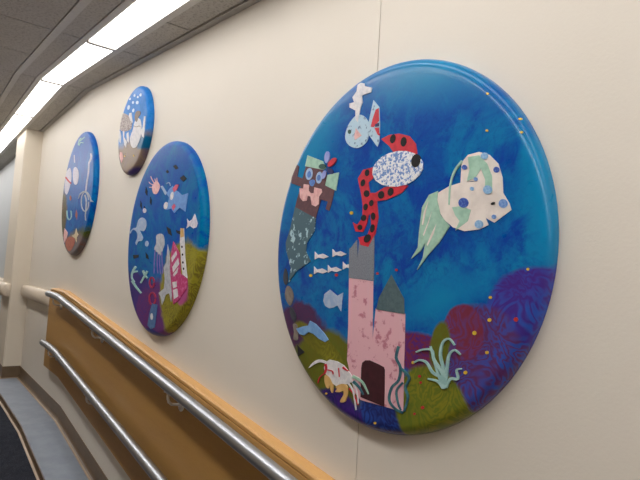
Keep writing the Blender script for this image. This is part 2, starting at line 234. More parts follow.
('A', 'a_red', 'body', 'floral_print', 2, [(0.1528, 0.1915), (0.1425, 0.2063), (0.1235, 0.2191), (0.0976, 0.2284), (0.0675, 0.233), (0.0366, 0.232), (0.0088, 0.2254), (-0.012, 0.2136), (-0.0227, 0.1983), (-0.0216, 0.1814), (-0.009, 0.1653), (0.0131, 0.1523), (0.0416, 0.1438), (0.0725, 0.1408), (0.102, 0.1433), (0.1269, 0.1508), (0.1447, 0.1622), (0.1536, 0.1763)], 'white body with small blue print'),
('A', 'a_red', 'eye', 'black_felt', 3, [(0.146, 0.1945), (0.1464, 0.2001), (0.1449, 0.2056), (0.1419, 0.2103), (0.1376, 0.2137), (0.1326, 0.2152), (0.1274, 0.2148), (0.1227, 0.2124), (0.119, 0.2084), (0.1169, 0.2032), (0.1165, 0.1974), (0.118, 0.1918), (0.1211, 0.1871), (0.1255, 0.1838), (0.1306, 0.1824), (0.1358, 0.1829), (0.1404, 0.1853), (0.144, 0.1893)], 'black felt eye'),
('A', 'a_red', 'dot', 'black_felt', 2, [(-0.035, 0.188), (-0.0357, 0.1938), (-0.0396, 0.1982), (-0.0451, 0.1996), (-0.0502, 0.1973), (-0.053, 0.1923), (-0.0522, 0.1864), (-0.0483, 0.182), (-0.0428, 0.1806), (-0.0377, 0.183)], None),
('A', 'a_red', 'dot', 'black_felt', 2, [(-0.05, 0.1618), (-0.0499, 0.1679), (-0.0532, 0.1727), (-0.0587, 0.1743), (-0.0644, 0.1721), (-0.068, 0.1668), (-0.0681, 0.1607), (-0.0648, 0.1559), (-0.0592, 0.1543), (-0.0536, 0.1566)], None),
('A', 'a_red', 'dot', 'black_felt', 2, [(-0.0296, 0.1321), (-0.0323, 0.1379), (-0.0385, 0.1419), (-0.0459, 0.1426), (-0.0517, 0.1397), (-0.0536, 0.1342), (-0.0508, 0.1283), (-0.0445, 0.1243), (-0.0371, 0.1237), (-0.0314, 0.1267)], None),
('A', 'a_red', 'dot', 'black_felt', 2, [(-0.0338, 0.0955), (-0.0345, 0.1013), (-0.0383, 0.1055), (-0.0438, 0.1065), (-0.0489, 0.104), (-0.0516, 0.0989), (-0.0509, 0.0931), (-0.047, 0.0889), (-0.0415, 0.0879), (-0.0365, 0.0904)], None),
('A', 'a_red', 'dot', 'black_felt', 2, [(-0.0378, 0.0646), (-0.0376, 0.0699), (-0.0415, 0.0744), (-0.048, 0.0763), (-0.0546, 0.075), (-0.0589, 0.0708), (-0.0592, 0.0654), (-0.0552, 0.0609), (-0.0487, 0.059), (-0.042, 0.0604)], None),
('A', 'a_red', 'dot', 'black_felt', 2, [(-0.0513, 0.042), (-0.0536, 0.0465), (-0.0588, 0.0494), (-0.0651, 0.0497), (-0.07, 0.0472), (-0.0716, 0.0428), (-0.0693, 0.0383), (-0.0639, 0.0353), (-0.0577, 0.0351), (-0.0528, 0.0377)], None),
('A', 'a_red', 'dot', 'black_felt', 2, [(-0.0121, 0.1041), (-0.0129, 0.1094), (-0.0166, 0.1133), (-0.022, 0.1144), (-0.027, 0.1121), (-0.0295, 0.1075), (-0.0288, 0.1021), (-0.025, 0.0982), (-0.0196, 0.0972), (-0.0147, 0.0994)], None),
('A', 'a_red', 'dot', 'black_felt', 2, [(-0.0027, 0.0699), (-0.0048, 0.0759), (-0.0094, 0.0798), (-0.0148, 0.0801), (-0.0188, 0.0767), (-0.0201, 0.0709), (-0.0179, 0.0649), (-0.0133, 0.061), (-0.008, 0.0607), (-0.0039, 0.0641)], None),
('A', 'a_red', 'dot', 'black_felt', 2, [(-0.0032, 0.0365), (-0.0037, 0.0432), (-0.0072, 0.0479), (-0.0125, 0.0488), (-0.0176, 0.0455), (-0.0204, 0.0392), (-0.0199, 0.0324), (-0.0163, 0.0277), (-0.011, 0.0269), (-0.006, 0.0303)], None),
('A', 'a_red', 'dot', 'black_felt', 2, [(-0.0178, 0.0072), (-0.0153, 0.014), (-0.0181, 0.02), (-0.025, 0.0229), (-0.0336, 0.0215), (-0.0406, 0.0163), (-0.0431, 0.0094), (-0.0403, 0.0033), (-0.0332, 0.0005), (-0.0247, 0.002)], None),
('A', 'a_red', 'dot', 'black_felt', 2, [(0.0267, 0.1216), (0.0262, 0.128), (0.0215, 0.1332), (0.0141, 0.1353), (0.007, 0.1334), (0.0028, 0.1281), (0.0033, 0.1216), (0.0081, 0.1164), (0.0155, 0.1144), (0.0226, 0.1164)], None),
('A', 'a_red', 'dot', 'black_felt', 2, [(0.0597, 0.1267), (0.0595, 0.1333), (0.0555, 0.1385), (0.0489, 0.1404), (0.0425, 0.1381), (0.0385, 0.1326), (0.0386, 0.1259), (0.0428, 0.1207), (0.0494, 0.1189), (0.0558, 0.1212)], None),
('A', 'a_red', 'dot', 'black_felt', 2, [(0.0574, 0.2645), (0.0576, 0.2718), (0.0541, 0.2778), (0.0481, 0.28), (0.0418, 0.2776), (0.0378, 0.2716), (0.0375, 0.2641), (0.0411, 0.2582), (0.0472, 0.256), (0.0534, 0.2585)], None),
('A', 'a_red', 'dot', 'black_felt', 2, [(0.0966, 0.2506), (0.0959, 0.2584), (0.0916, 0.2644), (0.0852, 0.2663), (0.0792, 0.2634), (0.0759, 0.2567), (0.0766, 0.2489), (0.0811, 0.2429), (0.0875, 0.2411), (0.0934, 0.244)], None),
('A', 'a_white', 'white_fish', 'crinkle_white', 1, [(0.2041, 0.1131), (0.2361, 0.1258), (0.2707, 0.1308), (0.3233, 0.128), (0.3765, 0.0976), (0.392, 0.074), (0.397, 0.0608), (0.3582, 0.0364), (0.3363, 0.0476), (0.3438, 0.0323), (0.3217, 0.0235), (0.2828, 0.021), (0.2517, 0.0305), (0.2259, 0.0487), (0.2142, 0.0638), (0.2028, 0.0968)], 'crinkled white fabric fish with blue spots'),
('A', 'a_white', 'fin', 'crinkle_white', 1, [(0.2673, 0.1301), (0.2684, 0.1765), (0.2846, 0.1911), (0.314, 0.1934), (0.3398, 0.183), (0.3621, 0.1611), (0.3734, 0.1305), (0.3775, 0.0881), (0.3492, 0.1065), (0.3234, 0.1269), (0.2974, 0.1308)], None),
('A', 'a_white', 'fin_panel', 'mint_paper', 2, [(0.2849, 0.1855), (0.3144, 0.1857), (0.3356, 0.1646), (0.3492, 0.1359), (0.3507, 0.1), (0.3319, 0.1054), (0.3327, 0.1297), (0.3208, 0.1556), (0.3069, 0.1369), (0.2854, 0.1321), (0.2909, 0.1566)], 'mint green fin panel'),
('A', 'a_white', 'tail', 'mint_paper', 2, [(0.2039, 0.1173), (0.1779, 0.1107), (0.1578, 0.0822), (0.152, 0.0222), (0.1503, -0.0138), (0.1303, -0.0409), (0.1587, -0.0228), (0.173, -0.0022), (0.1674, -0.0377), (0.1512, -0.0676), (0.1823, -0.0317), (0.2142, -0.0028), (0.2424, 0.0337), (0.2144, 0.0609), (0.2028, 0.0968)], 'mint green trailing tail'),
('A', 'a_white', 'tail_stripe', 'crinkle_white', 3, [(0.1772, 0.0958), (0.1711, 0.0693), (0.1651, 0.0397), (0.1604, 0.0399), (0.1648, 0.0697)], None),
('A', 'a_white', 'tail_stripe', 'crinkle_white', 3, [(0.1893, 0.0712), (0.1817, 0.045), (0.1682, 0.0128), (0.1649, 0.0159), (0.18, 0.048)], None),
('A', 'a_white', 'tail_stripe', 'crinkle_white', 3, [(0.2044, 0.041), (0.1983, 0.0179), (0.1811, -0.0111), (0.1786, -0.007), (0.1908, 0.0181)], None),
('A', 'a_white', 'trailing_strand', 'mint_paper', 3, [(0.2673, 0.1811), (0.2636, 0.1776), (0.2582, 0.1727), (0.2524, 0.1667), (0.2476, 0.1601), (0.2441, 0.1533), (0.2412, 0.1461), (0.239, 0.138), (0.2374, 0.1288), (0.2365, 0.1172), (0.2364, 0.1037), (0.2366, 0.0912), (0.2367, 0.0826), (0.2721, 0.1772), (0.2682, 0.1739), (0.2628, 0.1692), (0.257, 0.1636), (0.2523, 0.1575), (0.2488, 0.1512), (0.2459, 0.1444), (0.2435, 0.1367), (0.2417, 0.1279), (0.2407, 0.1165), (0.2403, 0.1032), (0.2402, 0.0908), (0.2401, 0.0823)], None, 'strip'),
('A', 'a_white', 'side_fin', 'mint_paper', 2, [(0.2472, 0.0761), (0.2733, 0.0771), (0.2984, 0.0671), (0.2917, 0.0427), (0.2589, 0.0234), (0.2696, 0.0438), (0.2572, 0.0573)], 'mint green side fin'),
('A', 'a_white', 'spot', 'spot_light', 3, [(0.3374, 0.1807), (0.336, 0.1847), (0.3327, 0.188), (0.3282, 0.1896), (0.3238, 0.1893), (0.3206, 0.1869), (0.3196, 0.1832), (0.321, 0.1792), (0.3244, 0.1759), (0.3289, 0.1742), (0.3333, 0.1746), (0.3364, 0.177)], None),
('A', 'a_white', 'spot', 'spot_dark', 3, [(0.3668, 0.1471), (0.3657, 0.1505), (0.363, 0.1532), (0.3593, 0.1545), (0.3557, 0.1541), (0.3531, 0.1521), (0.3523, 0.149), (0.3534, 0.1456), (0.3562, 0.1429), (0.3598, 0.1416), (0.3634, 0.142), (0.366, 0.1441)], None),
('A', 'a_white', 'spot', 'spot_dark', 3, [(0.284, 0.1631), (0.2829, 0.166), (0.2803, 0.1684), (0.2769, 0.1696), (0.2735, 0.1693), (0.2711, 0.1676), (0.2704, 0.1648), (0.2714, 0.1619), (0.274, 0.1595), (0.2775, 0.1583), (0.2808, 0.1586), (0.2832, 0.1604)], None),
('A', 'a_white', 'spot', 'spot_light', 3, [(0.351, 0.1063), (0.3493, 0.1113), (0.3451, 0.1152), (0.3395, 0.1171), (0.3339, 0.1164), (0.3299, 0.1132), (0.3286, 0.1084), (0.3304, 0.1034), (0.3347, 0.0995), (0.3403, 0.0977), (0.3458, 0.0985), (0.3497, 0.1016)], None),
('A', 'a_white', 'spot', 'spot_dark', 3, [(0.2918, 0.0831), (0.2897, 0.0888), (0.2846, 0.0932), (0.2778, 0.0953), (0.2711, 0.0943), (0.2663, 0.0906), (0.2648, 0.0851), (0.2669, 0.0793), (0.2721, 0.0748), (0.2789, 0.0728), (0.2856, 0.0739), (0.2903, 0.0776)], None),
('A', 'a_white', 'spot', 'spot_mid', 3, [(0.3891, 0.0742), (0.3875, 0.079), (0.3835, 0.0827), (0.3782, 0.0844), (0.3729, 0.0836), (0.3692, 0.0804), (0.3679, 0.0758), (0.3696, 0.0709), (0.3736, 0.0672), (0.379, 0.0656), (0.3842, 0.0665), (0.3879, 0.0697)], None),
('A', 'a_white', 'spot', 'spot_light', 3, [(0.3319, 0.0338), (0.3303, 0.0385), (0.3262, 0.042), (0.3208, 0.0435), (0.3154, 0.0425), (0.3116, 0.0393), (0.3103, 0.0348), (0.312, 0.0301), (0.3162, 0.0265), (0.3216, 0.0251), (0.327, 0.0261), (0.3307, 0.0293)], None),
('A', 'a_white', 'spot', 'spot_light', 3, [(0.3048, 0.1129), (0.304, 0.1152), (0.302, 0.117), (0.2993, 0.1178), (0.2967, 0.1175), (0.2949, 0.1161), (0.2943, 0.1139), (0.2951, 0.1116), (0.2971, 0.1098), (0.2998, 0.1089), (0.3024, 0.1093), (0.3042, 0.1107)], None),
('A', 'a_white', 'spot', 'spot_mid', 3, [(0.3136, 0.1329), (0.3128, 0.1352), (0.3108, 0.137), (0.3082, 0.1379), (0.3056, 0.1376), (0.3038, 0.1362), (0.3032, 0.134), (0.304, 0.1317), (0.3059, 0.1299), (0.3086, 0.129), (0.3111, 0.1293), (0.313, 0.1308)], None),
('A', 'a_white', 'spot', 'spot_mid', 3, [(0.3631, 0.0483), (0.3623, 0.0507), (0.3602, 0.0525), (0.3575, 0.0533), (0.3548, 0.0528), (0.3529, 0.0512), (0.3522, 0.0488), (0.3531, 0.0464), (0.3551, 0.0446), (0.3579, 0.0438), (0.3606, 0.0443), (0.3625, 0.0459)], None),
('A', 'a_white', 'eye', 'black_felt', 3, [(0.3589, 0.0785), (0.3572, 0.0796), (0.3543, 0.0797), (0.3512, 0.0787), (0.3493, 0.0769), (0.3492, 0.0751), (0.3509, 0.074), (0.3539, 0.0739), (0.3569, 0.0749), (0.3588, 0.0767)], None),
('A', 'a_small0', 'small_fish', 'white_paper', 1, [(-0.2585, -0.0232), (-0.2427, -0.0329), (-0.2189, -0.0291), (-0.191, -0.0378), (-0.2151, -0.0438), (-0.2395, -0.0403), (-0.2562, -0.0464)], None),
('A', 'a_small1', 'small_fish', 'white_paper', 1, [(-0.1746, -0.0161), (-0.1602, -0.0255), (-0.1382, -0.022), (-0.1126, -0.0304), (-0.1348, -0.0361), (-0.1573, -0.0327), (-0.1726, -0.0384)], None),
('A', 'a_small2', 'small_fish', 'white_paper', 1, [(-0.2578, -0.0674), (-0.2421, -0.0767), (-0.2183, -0.0725), (-0.1905, -0.0805), (-0.2146, -0.087), (-0.2389, -0.084), (-0.2555, -0.0905)], None),
('A', 'a_small3', 'small_fish', 'white_paper', 1, [(-0.1923, -0.0617), (-0.1776, -0.0708), (-0.1553, -0.0668), (-0.1292, -0.0746), (-0.1518, -0.0809), (-0.1747, -0.0779), (-0.1902, -0.0841)], None),
('A', 'a_small4', 'small_fish', 'white_paper', 1, [(-0.1258, -0.0515), (-0.1121, -0.0603), (-0.0913, -0.0565), (-0.067, -0.0643), (-0.0881, -0.0702), (-0.1094, -0.0672), (-0.1239, -0.0731)], None),
('A', 'a_pale', 'pale_fish', 'grey_blue', 1, [(-0.1765, -0.1321), (-0.1553, -0.1413), (-0.1414, -0.1475), (-0.1177, -0.1372), (-0.1205, -0.1623), (-0.1218, -0.1891), (-0.1391, -0.1738), (-0.1554, -0.1812), (-0.1739, -0.185), (-0.1936, -0.1795), (-0.2035, -0.1658), (-0.2007, -0.1464)], 'pale grey blue paper fish'),
('A', 'a_leaf1', 'feather', 'dark_leaf', 1, [(-0.4104, -0.0763), (-0.406, -0.0784), (-0.4011, -0.0846), (-0.3972, -0.092), (-0.3944, -0.1006), (-0.3926, -0.1103), (-0.3924, -0.1184), (-0.3945, -0.1239), (-0.3984, -0.1278), (-0.4025, -0.1294), (-0.4068, -0.128), (-0.4114, -0.1243), (-0.4151, -0.1193), (-0.4177, -0.1131), (-0.4193, -0.1056), (-0.4195, -0.098), (-0.4176, -0.0894), (-0.4142, -0.0808)], None),
('A', 'a_leaf2', 'feather', 'tan_leaf', 1, [(-0.3909, -0.1315), (-0.385, -0.132), (-0.378, -0.1345), (-0.3715, -0.1384), (-0.3653, -0.1443), (-0.3594, -0.1516), (-0.3555, -0.1584), (-0.3541, -0.1638), (-0.3547, -0.1687), (-0.3565, -0.174), (-0.3599, -0.1812), (-0.3646, -0.1889), (-0.37, -0.1932), (-0.3764, -0.1918), (-0.3836, -0.187), (-0.39, -0.1816), (-0.3952, -0.1763), (-0.3995, -0.1703), (-0.4024, -0.1639), (-0.4032, -0.1567), (-0.4026, -0.1491), (-0.401, -0.1426), (-0.3986, -0.1375), (-0.3953, -0.1335)], None),
('A', 'a_leaf3', 'feather', 'dark_leaf', 2, [(-0.3687, -0.1967), (-0.364, -0.197), (-0.3571, -0.2003), (-0.3505, -0.2045), (-0.3445, -0.2094), (-0.3388, -0.2152), (-0.3352, -0.2212), (-0.3342, -0.228), (-0.3352, -0.235), (-0.3377, -0.2393), (-0.3421, -0.2395), (-0.3481, -0.2369), (-0.3537, -0.2332), (-0.3586, -0.2285), (-0.3631, -0.2225), (-0.3665, -0.2163), (-0.3688, -0.2089), (-0.3699, -0.2013)], None),
('A', 'a_leaf4', 'feather', 'tan_leaf', 1, [(-0.3484, -0.2481), (-0.3431, -0.2458), (-0.3346, -0.2461), (-0.3278, -0.2485), (-0.3244, -0.2534), (-0.3226, -0.2605), (-0.3212, -0.268), (-0.3192, -0.2765), (-0.3176, -0.2855), (-0.3187, -0.2919), (-0.325, -0.2949), (-0.3341, -0.2954), (-0.3408, -0.2932), (-0.3421, -0.2873), (-0.3409, -0.2787), (-0.3406, -0.2702), (-0.3436, -0.262), (-0.3476, -0.2538)], None),
('A', 'a_leaf5', 'feather', 'black_felt', 1, [(-0.3187, -0.308), (-0.2808, -0.3237), (-0.3112, -0.3408)], None),
('A', 'a_dol', 'dolphin', 'light_blue', 2, [(-0.2611, -0.2291), (-0.2317, -0.2359), (-0.1901, -0.2576), (-0.1695, -0.273), (-0.184, -0.2814), (-0.2134, -0.2757), (-0.2411, -0.2646), (-0.266, -0.2626), (-0.2858, -0.2749), (-0.3101, -0.2738), (-0.3292, -0.2598), (-0.2928, -0.2488), (-0.2679, -0.2436)], 'light blue paper dolphin'),
('A', 'a_crab', 'crab', 'white_paper', 2, [(-0.1774, -0.3371), (-0.1581, -0.3269), (-0.1243, -0.3269), (-0.0966, -0.3328), (-0.0689, -0.3484), (-0.0577, -0.3582), (-0.0619, -0.3706), (-0.0819, -0.3805), (-0.103, -0.3835), (-0.1239, -0.3933), (-0.141, -0.389), (-0.1536, -0.3756), (-0.1744, -0.3687), (-0.1816, -0.3539)], 'white paper crab'),
('A', 'a_crab', 'claw', 'white_paper', 2, [(-0.2535, -0.3659), (-0.2512, -0.3622), (-0.2444, -0.355), (-0.2365, -0.3483), (-0.2287, -0.3431), (-0.2198, -0.3384), (-0.2102, -0.335), (-0.1987, -0.3334), (-0.1866, -0.333), (-0.1777, -0.3336), (-0.1732, -0.3354), (-0.1719, -0.338), (-0.1742, -0.3401), (-0.1816, -0.3405), (-0.1928, -0.3403), (-0.2036, -0.3413), (-0.2127, -0.3443), (-0.2214, -0.3484), (-0.2299, -0.3528), (-0.2394, -0.3582), (-0.2487, -0.3637)], None),
('A', 'a_crab', 'leg', 'ochre_paper', 3, [(-0.1741, -0.3722), (-0.1693, -0.3712), (-0.1627, -0.3722), (-0.1566, -0.3743), (-0.1513, -0.3775), (-0.1465, -0.3818), (-0.1425, -0.3858), (-0.1394, -0.3886), (-0.1373, -0.3912), (-0.136, -0.395), (-0.1357, -0.4016), (-0.1363, -0.4094), (-0.1376, -0.4144), (-0.14, -0.4148), (-0.1431, -0.4124), (-0.146, -0.4091), (-0.1481, -0.4046), (-0.1499, -0.3992), (-0.1517, -0.3963), (-0.1531, -0.3983), (-0.1545, -0.4028), (-0.1565, -0.406), (-0.1597, -0.4063), (-0.1635, -0.4051), (-0.1671, -0.4028), (-0.1704, -0.3989), (-0.1735, -0.3937), (-0.1754, -0.3884), (-0.1763, -0.3824), (-0.1761, -0.3763)], 'ochre paper leg'),
('A', 'a_crab', 'leg', 'ochre_paper', 3, [(-0.1238, -0.3944), (-0.118, -0.3905), (-0.1089, -0.3861), (-0.1003, -0.383), (-0.093, -0.3816), (-0.086, -0.3815), (-0.0807, -0.3826), (-0.0774, -0.3851), (-0.0756, -0.3888), (-0.0745, -0.3932), (-0.0739, -0.3983), (-0.0741, -0.4042), (-0.0752, -0.4101), (-0.0769, -0.4161), (-0.0795, -0.4222), (-0.0832, -0.4269), (-0.0892, -0.4299), (-0.0964, -0.4316), (-0.1014, -0.4319), (-0.1026, -0.4303), (-0.1014, -0.4273), (-0.0995, -0.4236), (-0.0964, -0.4193), (-0.0926, -0.4143), (-0.09, -0.4098), (-0.0893, -0.4056), (-0.0898, -0.4019), (-0.0919, -0.4), (-0.096, -0.4012), (-0.1016, -0.4041), (-0.1074, -0.4066), (-0.1141, -0.4079), (-0.1211, -0.4088), (-0.1253, -0.4085), (-0.1242, -0.4063), (-0.1203, -0.403), (-0.1178, -0.4001), (-0.1199, -0.3982), (-0.1235, -0.3966)], 'ochre paper leg'),
('A', 'a_crab', 'red_mark', 'red_paper', 4, [(-0.1802, -0.344), (-0.1788, -0.3455), (-0.177, -0.3476), (-0.1754, -0.35), (-0.1747, -0.3525), (-0.1751, -0.3562), (-0.1765, -0.361), (-0.178, -0.3656), (-0.179, -0.3688), (-0.1701, -0.3402), (-0.1692, -0.3418), (-0.1677, -0.3443), (-0.1662, -0.3475), (-0.1657, -0.3514), (-0.1667, -0.3559), (-0.1686, -0.361), (-0.1706, -0.3657), (-0.172, -0.3689)], None, 'strip'),
('A', 'a_crab', 'red_mark', 'red_paper', 4, [(-0.1643, -0.3576), (-0.1601, -0.3574), (-0.154, -0.357), (-0.1481, -0.3569), (-0.144, -0.3573), (-0.1421, -0.3585), (-0.1408, -0.3606), (-0.14, -0.3628), (-0.1394, -0.3644), (-0.1637, -0.3548), (-0.1595, -0.3546), (-0.1534, -0.3543), (-0.147, -0.3543), (-0.1418, -0.355), (-0.1387, -0.3569), (-0.1372, -0.3595), (-0.1365, -0.3619), (-0.136, -0.3635)], None, 'strip'),
('A', 'a_crab', 'red_mark', 'red_paper', 4, [(-0.1011, -0.3408), (-0.0963, -0.3417), (-0.0895, -0.3433), (-0.0827, -0.3448), (-0.0779, -0.3458), (-0.0965, -0.3357), (-0.0924, -0.3374), (-0.0863, -0.3398), (-0.0802, -0.3421), (-0.0761, -0.3438)], None, 'strip'),
('A', 'a_crab', 'red_mark', 'red_paper', 4, [(-0.1178, -0.3432), (-0.1167, -0.348), (-0.1151, -0.3549), (-0.1135, -0.3617), (-0.1125, -0.3664), (-0.1149, -0.3426), (-0.1138, -0.3473), (-0.1122, -0.3542), (-0.1106, -0.3611), (-0.1095, -0.3658)], None, 'strip'),
('A', 'a_crab', 'leg', 'white_paper', 2, [(-0.0769, -0.378), (-0.0725, -0.3808), (-0.0663, -0.3846), (-0.0598, -0.3896), (-0.0543, -0.3962), (-0.0499, -0.4062), (-0.0458, -0.4188), (-0.0424, -0.4308), (-0.04, -0.439), (-0.0718, -0.3746), (-0.0678, -0.3776), (-0.0618, -0.3817), (-0.0553, -0.3873), (-0.0499, -0.3945), (-0.0457, -0.4048), (-0.042, -0.4176), (-0.039, -0.4298), (-0.0369, -0.4381)], None, 'strip'),
('A', 'a_crab', 'leg', 'white_paper', 2, [(-0.0645, -0.3687), (-0.06, -0.3724), (-0.0536, -0.3777), (-0.047, -0.3839), (-0.0419, -0.3904), (-0.0386, -0.3981), (-0.0361, -0.407), (-0.0343, -0.4153), (-0.0329, -0.421), (-0.0598, -0.366), (-0.0556, -0.3699), (-0.0494, -0.3754), (-0.0429, -0.3819), (-0.0379, -0.3888), (-0.0347, -0.3969), (-0.0325, -0.406), (-0.0309, -0.4144), (-0.0299, -0.4202)], None, 'strip'),
('A', 'a_crab', 'leg', 'red_paper', 2, [(-0.1816, -0.3688), (-0.1853, -0.3713), (-0.1907, -0.3749), (-0.1965, -0.3791), (-0.2012, -0.3835), (-0.2041, -0.3884), (-0.2061, -0.3936), (-0.2074, -0.3983), (-0.2084, -0.4015), (-0.1787, -0.3705), (-0.1825, -0.373), (-0.1879, -0.3764), (-0.1935, -0.3804), (-0.1978, -0.3842), (-0.2006, -0.3885), (-0.2026, -0.3935), (-0.2041, -0.3982), (-0.2052, -0.4014)], None, 'strip'),
('A', 'a_crab', 'leg', 'red_paper', 2, [(-0.0721, -0.3902), (-0.068, -0.3922), (-0.0622, -0.3949), (-0.056, -0.3982), (-0.0505, -0.4022), (-0.0455, -0.4076), (-0.0406, -0.4141), (-0.0363, -0.4204), (-0.0333, -0.4246), (-0.0693, -0.3879), (-0.0653, -0.3899), (-0.0596, -0.3927), (-0.0533, -0.3963), (-0.0476, -0.4005), (-0.0427, -0.4062), (-0.0378, -0.4129), (-0.0337, -0.4192), (-0.0309, -0.4235)], None, 'strip'),
('A', 'a_blade', 'grass_blade', 'mint_paper', 3, [(-0.0604, -0.3588), (-0.0533, -0.3596), (-0.0433, -0.3608), (-0.0331, -0.3623), (-0.025, -0.3643), (-0.0195, -0.3669), (-0.0148, -0.3703), (-0.0106, -0.374), (-0.0067, -0.3774), (-0.0031, -0.3808), (0.0002, -0.3841), (0.0029, -0.3871), (0.0049, -0.3891), (-0.0556, -0.3509), (-0.0488, -0.3522), (-0.0389, -0.3539), (-0.0284, -0.356), (-0.0195, -0.3588), (-0.0132, -0.3624), (-0.0084, -0.3665), (-0.0047, -0.3707), (-0.0013, -0.3744), (0.0019, -0.3782), (0.0046, -0.3819), (0.0068, -0.3852), (0.0082, -0.3875)], None, 'strip'),
('A', 'a_blade2', 'grass_blade', 'teal_paint', 3, [(-0.0582, -0.3711), (-0.0536, -0.3727), (-0.0471, -0.3749), (-0.0402, -0.3775), (-0.0342, -0.3803), (-0.0287, -0.3839), (-0.0231, -0.3883), (-0.0182, -0.3924), (-0.0147, -0.3952), (-0.0506, -0.364), (-0.0465, -0.366), (-0.0404, -0.3687), (-0.0336, -0.3719), (-0.0275, -0.3755), (-0.0222, -0.3799), (-0.0171, -0.3848), (-0.0128, -0.3893), (-0.0099, -0.3924)], None, 'strip'),
('A', 'a_coral', 'coral', 'coral_green', 3, [(0.2492, -0.3273), (0.2491, -0.3232), (0.2491, -0.3172), (0.2482, -0.3104), (0.2448, -0.3045), (0.238, -0.3011), (0.2297, -0.2994), (0.2215, -0.298), (0.2149, -0.2958), (0.2099, -0.2918), (0.2053, -0.2865), (0.2006, -0.281), (0.1951, -0.2769), (0.1887, -0.2747), (0.182, -0.2739), (0.1757, -0.2741), (0.1699, -0.2748), (0.1645, -0.2767), (0.1599, -0.2794), (0.1563, -0.282), (0.1539, -0.2838), (0.2404, -0.3287), (0.2405, -0.3246), (0.2408, -0.3187), (0.2403, -0.313), (0.2384, -0.3091), (0.234, -0.3069), (0.2267, -0.3052), (0.2181, -0.3035), (0.2102, -0.3006), (0.2042, -0.2956), (0.1995, -0.2898), (0.1952, -0.2845), (0.1909, -0.281), (0.1861, -0.2792), (0.1807, -0.2784), (0.1752, -0.2784), (0.1705, -0.2788), (0.1665, -0.28), (0.1626, -0.2821), (0.1591, -0.2844), (0.1565, -0.2861)], None, 'strip'),
('A', 'a_coral', 'coral', 'coral_green', 3, [(0.2504, -0.3239), (0.2494, -0.3182), (0.248, -0.3097), (0.2459, -0.3004), (0.2424, -0.2919), (0.2368, -0.285), (0.2298, -0.2789), (0.2229, -0.2734), (0.2178, -0.2682), (0.2151, -0.2628), (0.2137, -0.2568), (0.2121, -0.2511), (0.2081, -0.2467), (0.2013, -0.2452), (0.1937, -0.2459), (0.1862, -0.2475), (0.1795, -0.2493), (0.1733, -0.2514), (0.1673, -0.2541), (0.1624, -0.2567), (0.1589, -0.2585), (0.2417, -0.3262), (0.2409, -0.3203), (0.2398, -0.3119), (0.2379, -0.3029), (0.2351, -0.2953), (0.2304, -0.2892), (0.2239, -0.2834), (0.217, -0.2776), (0.2114, -0.2715), (0.2084, -0.2649), (0.2071, -0.2584), (0.206, -0.2534), (0.204, -0.2507), (0.2001, -0.2498), (0.194, -0.2502), (0.1871, -0.2516), (0.1807, -0.2531), (0.175, -0.2548), (0.1694, -0.2572), (0.1644, -0.2596), (0.1608, -0.2612)], None, 'strip'),
('A', 'a_coral', 'coral', 'coral_green', 3, [(0.2518, -0.3238), (0.251, -0.317), (0.2498, -0.3072), (0.2484, -0.2963), (0.2465, -0.2863), (0.2437, -0.2778), (0.2401, -0.2699), (0.237, -0.2625), (0.2352, -0.2555), (0.2351, -0.2481), (0.236, -0.2406), (0.2377, -0.2338), (0.2399, -0.2284), (0.2429, -0.2245), (0.2466, -0.2216), (0.2504, -0.2197), (0.2536, -0.2191), (0.2571, -0.2204), (0.2614, -0.2236), (0.2654, -0.2274), (0.2683, -0.2299), (0.243, -0.3258), (0.2424, -0.3189), (0.2415, -0.309), (0.2403, -0.2982), (0.2388, -0.2885), (0.2363, -0.2804), (0.233, -0.2726), (0.23, -0.2647), (0.2283, -0.2568), (0.2283, -0.2486), (0.2296, -0.2405), (0.2317, -0.233), (0.2346, -0.2268), (0.2386, -0.2219), (0.2437, -0.2182), (0.2491, -0.2159), (0.2548, -0.2153), (0.26, -0.2173), (0.2647, -0.2211), (0.2686, -0.2251), (0.2713, -0.2277)], None, 'strip'),
('A', 'a_coral', 'coral', 'coral_green', 3, [(0.2532, -0.324), (0.2536, -0.3157), (0.2542, -0.3038), (0.255, -0.291), (0.2557, -0.2801), (0.2563, -0.2717), (0.2567, -0.2643), (0.2575, -0.2581), (0.259, -0.253), (0.2614, -0.2487), (0.2644, -0.2452), (0.2677, -0.2427), (0.2703, -0.2415), (0.2734, -0.2419), (0.2777, -0.244), (0.2819, -0.2465), (0.2848, -0.2482), (0.2444, -0.325), (0.2451, -0.3167), (0.2461, -0.3046), (0.2471, -0.2917), (0.2482, -0.2807), (0.2491, -0.2722), (0.2499, -0.2647), (0.251, -0.2579), (0.2531, -0.2519), (0.2564, -0.2467), (0.2605, -0.2424), (0.2652, -0.2392), (0.2704, -0.2375), (0.2757, -0.2384), (0.2805, -0.241), (0.2846, -0.2438), (0.2873, -0.2457)], None, 'strip'),
('A', 'a_coral', 'coral', 'coral_green', 3, [(0.2542, -0.3248), (0.2561, -0.3206), (0.2586, -0.3145), (0.2616, -0.3086), (0.2642, -0.3051), (0.2673, -0.304), (0.2726, -0.3038), (0.2787, -0.3034), (0.2846, -0.3003), (0.2851, -0.2948), (0.283, -0.2895), (0.2808, -0.2845), (0.2802, -0.2816), (0.2813, -0.2807), (0.2844, -0.2795), (0.2882, -0.2787), (0.291, -0.278), (0.2461, -0.3236), (0.2482, -0.3194), (0.2511, -0.3132), (0.2549, -0.3065), (0.2599, -0.3009), (0.267, -0.2984), (0.2736, -0.2983), (0.2785, -0.2983), (0.2795, -0.2984), (0.2794, -0.2964), (0.2777, -0.2915), (0.2757, -0.2862), (0.2755, -0.2812), (0.2791, -0.2777), (0.2838, -0.2762), (0.2879, -0.2755), (0.2906, -0.2751)], None, 'strip'),
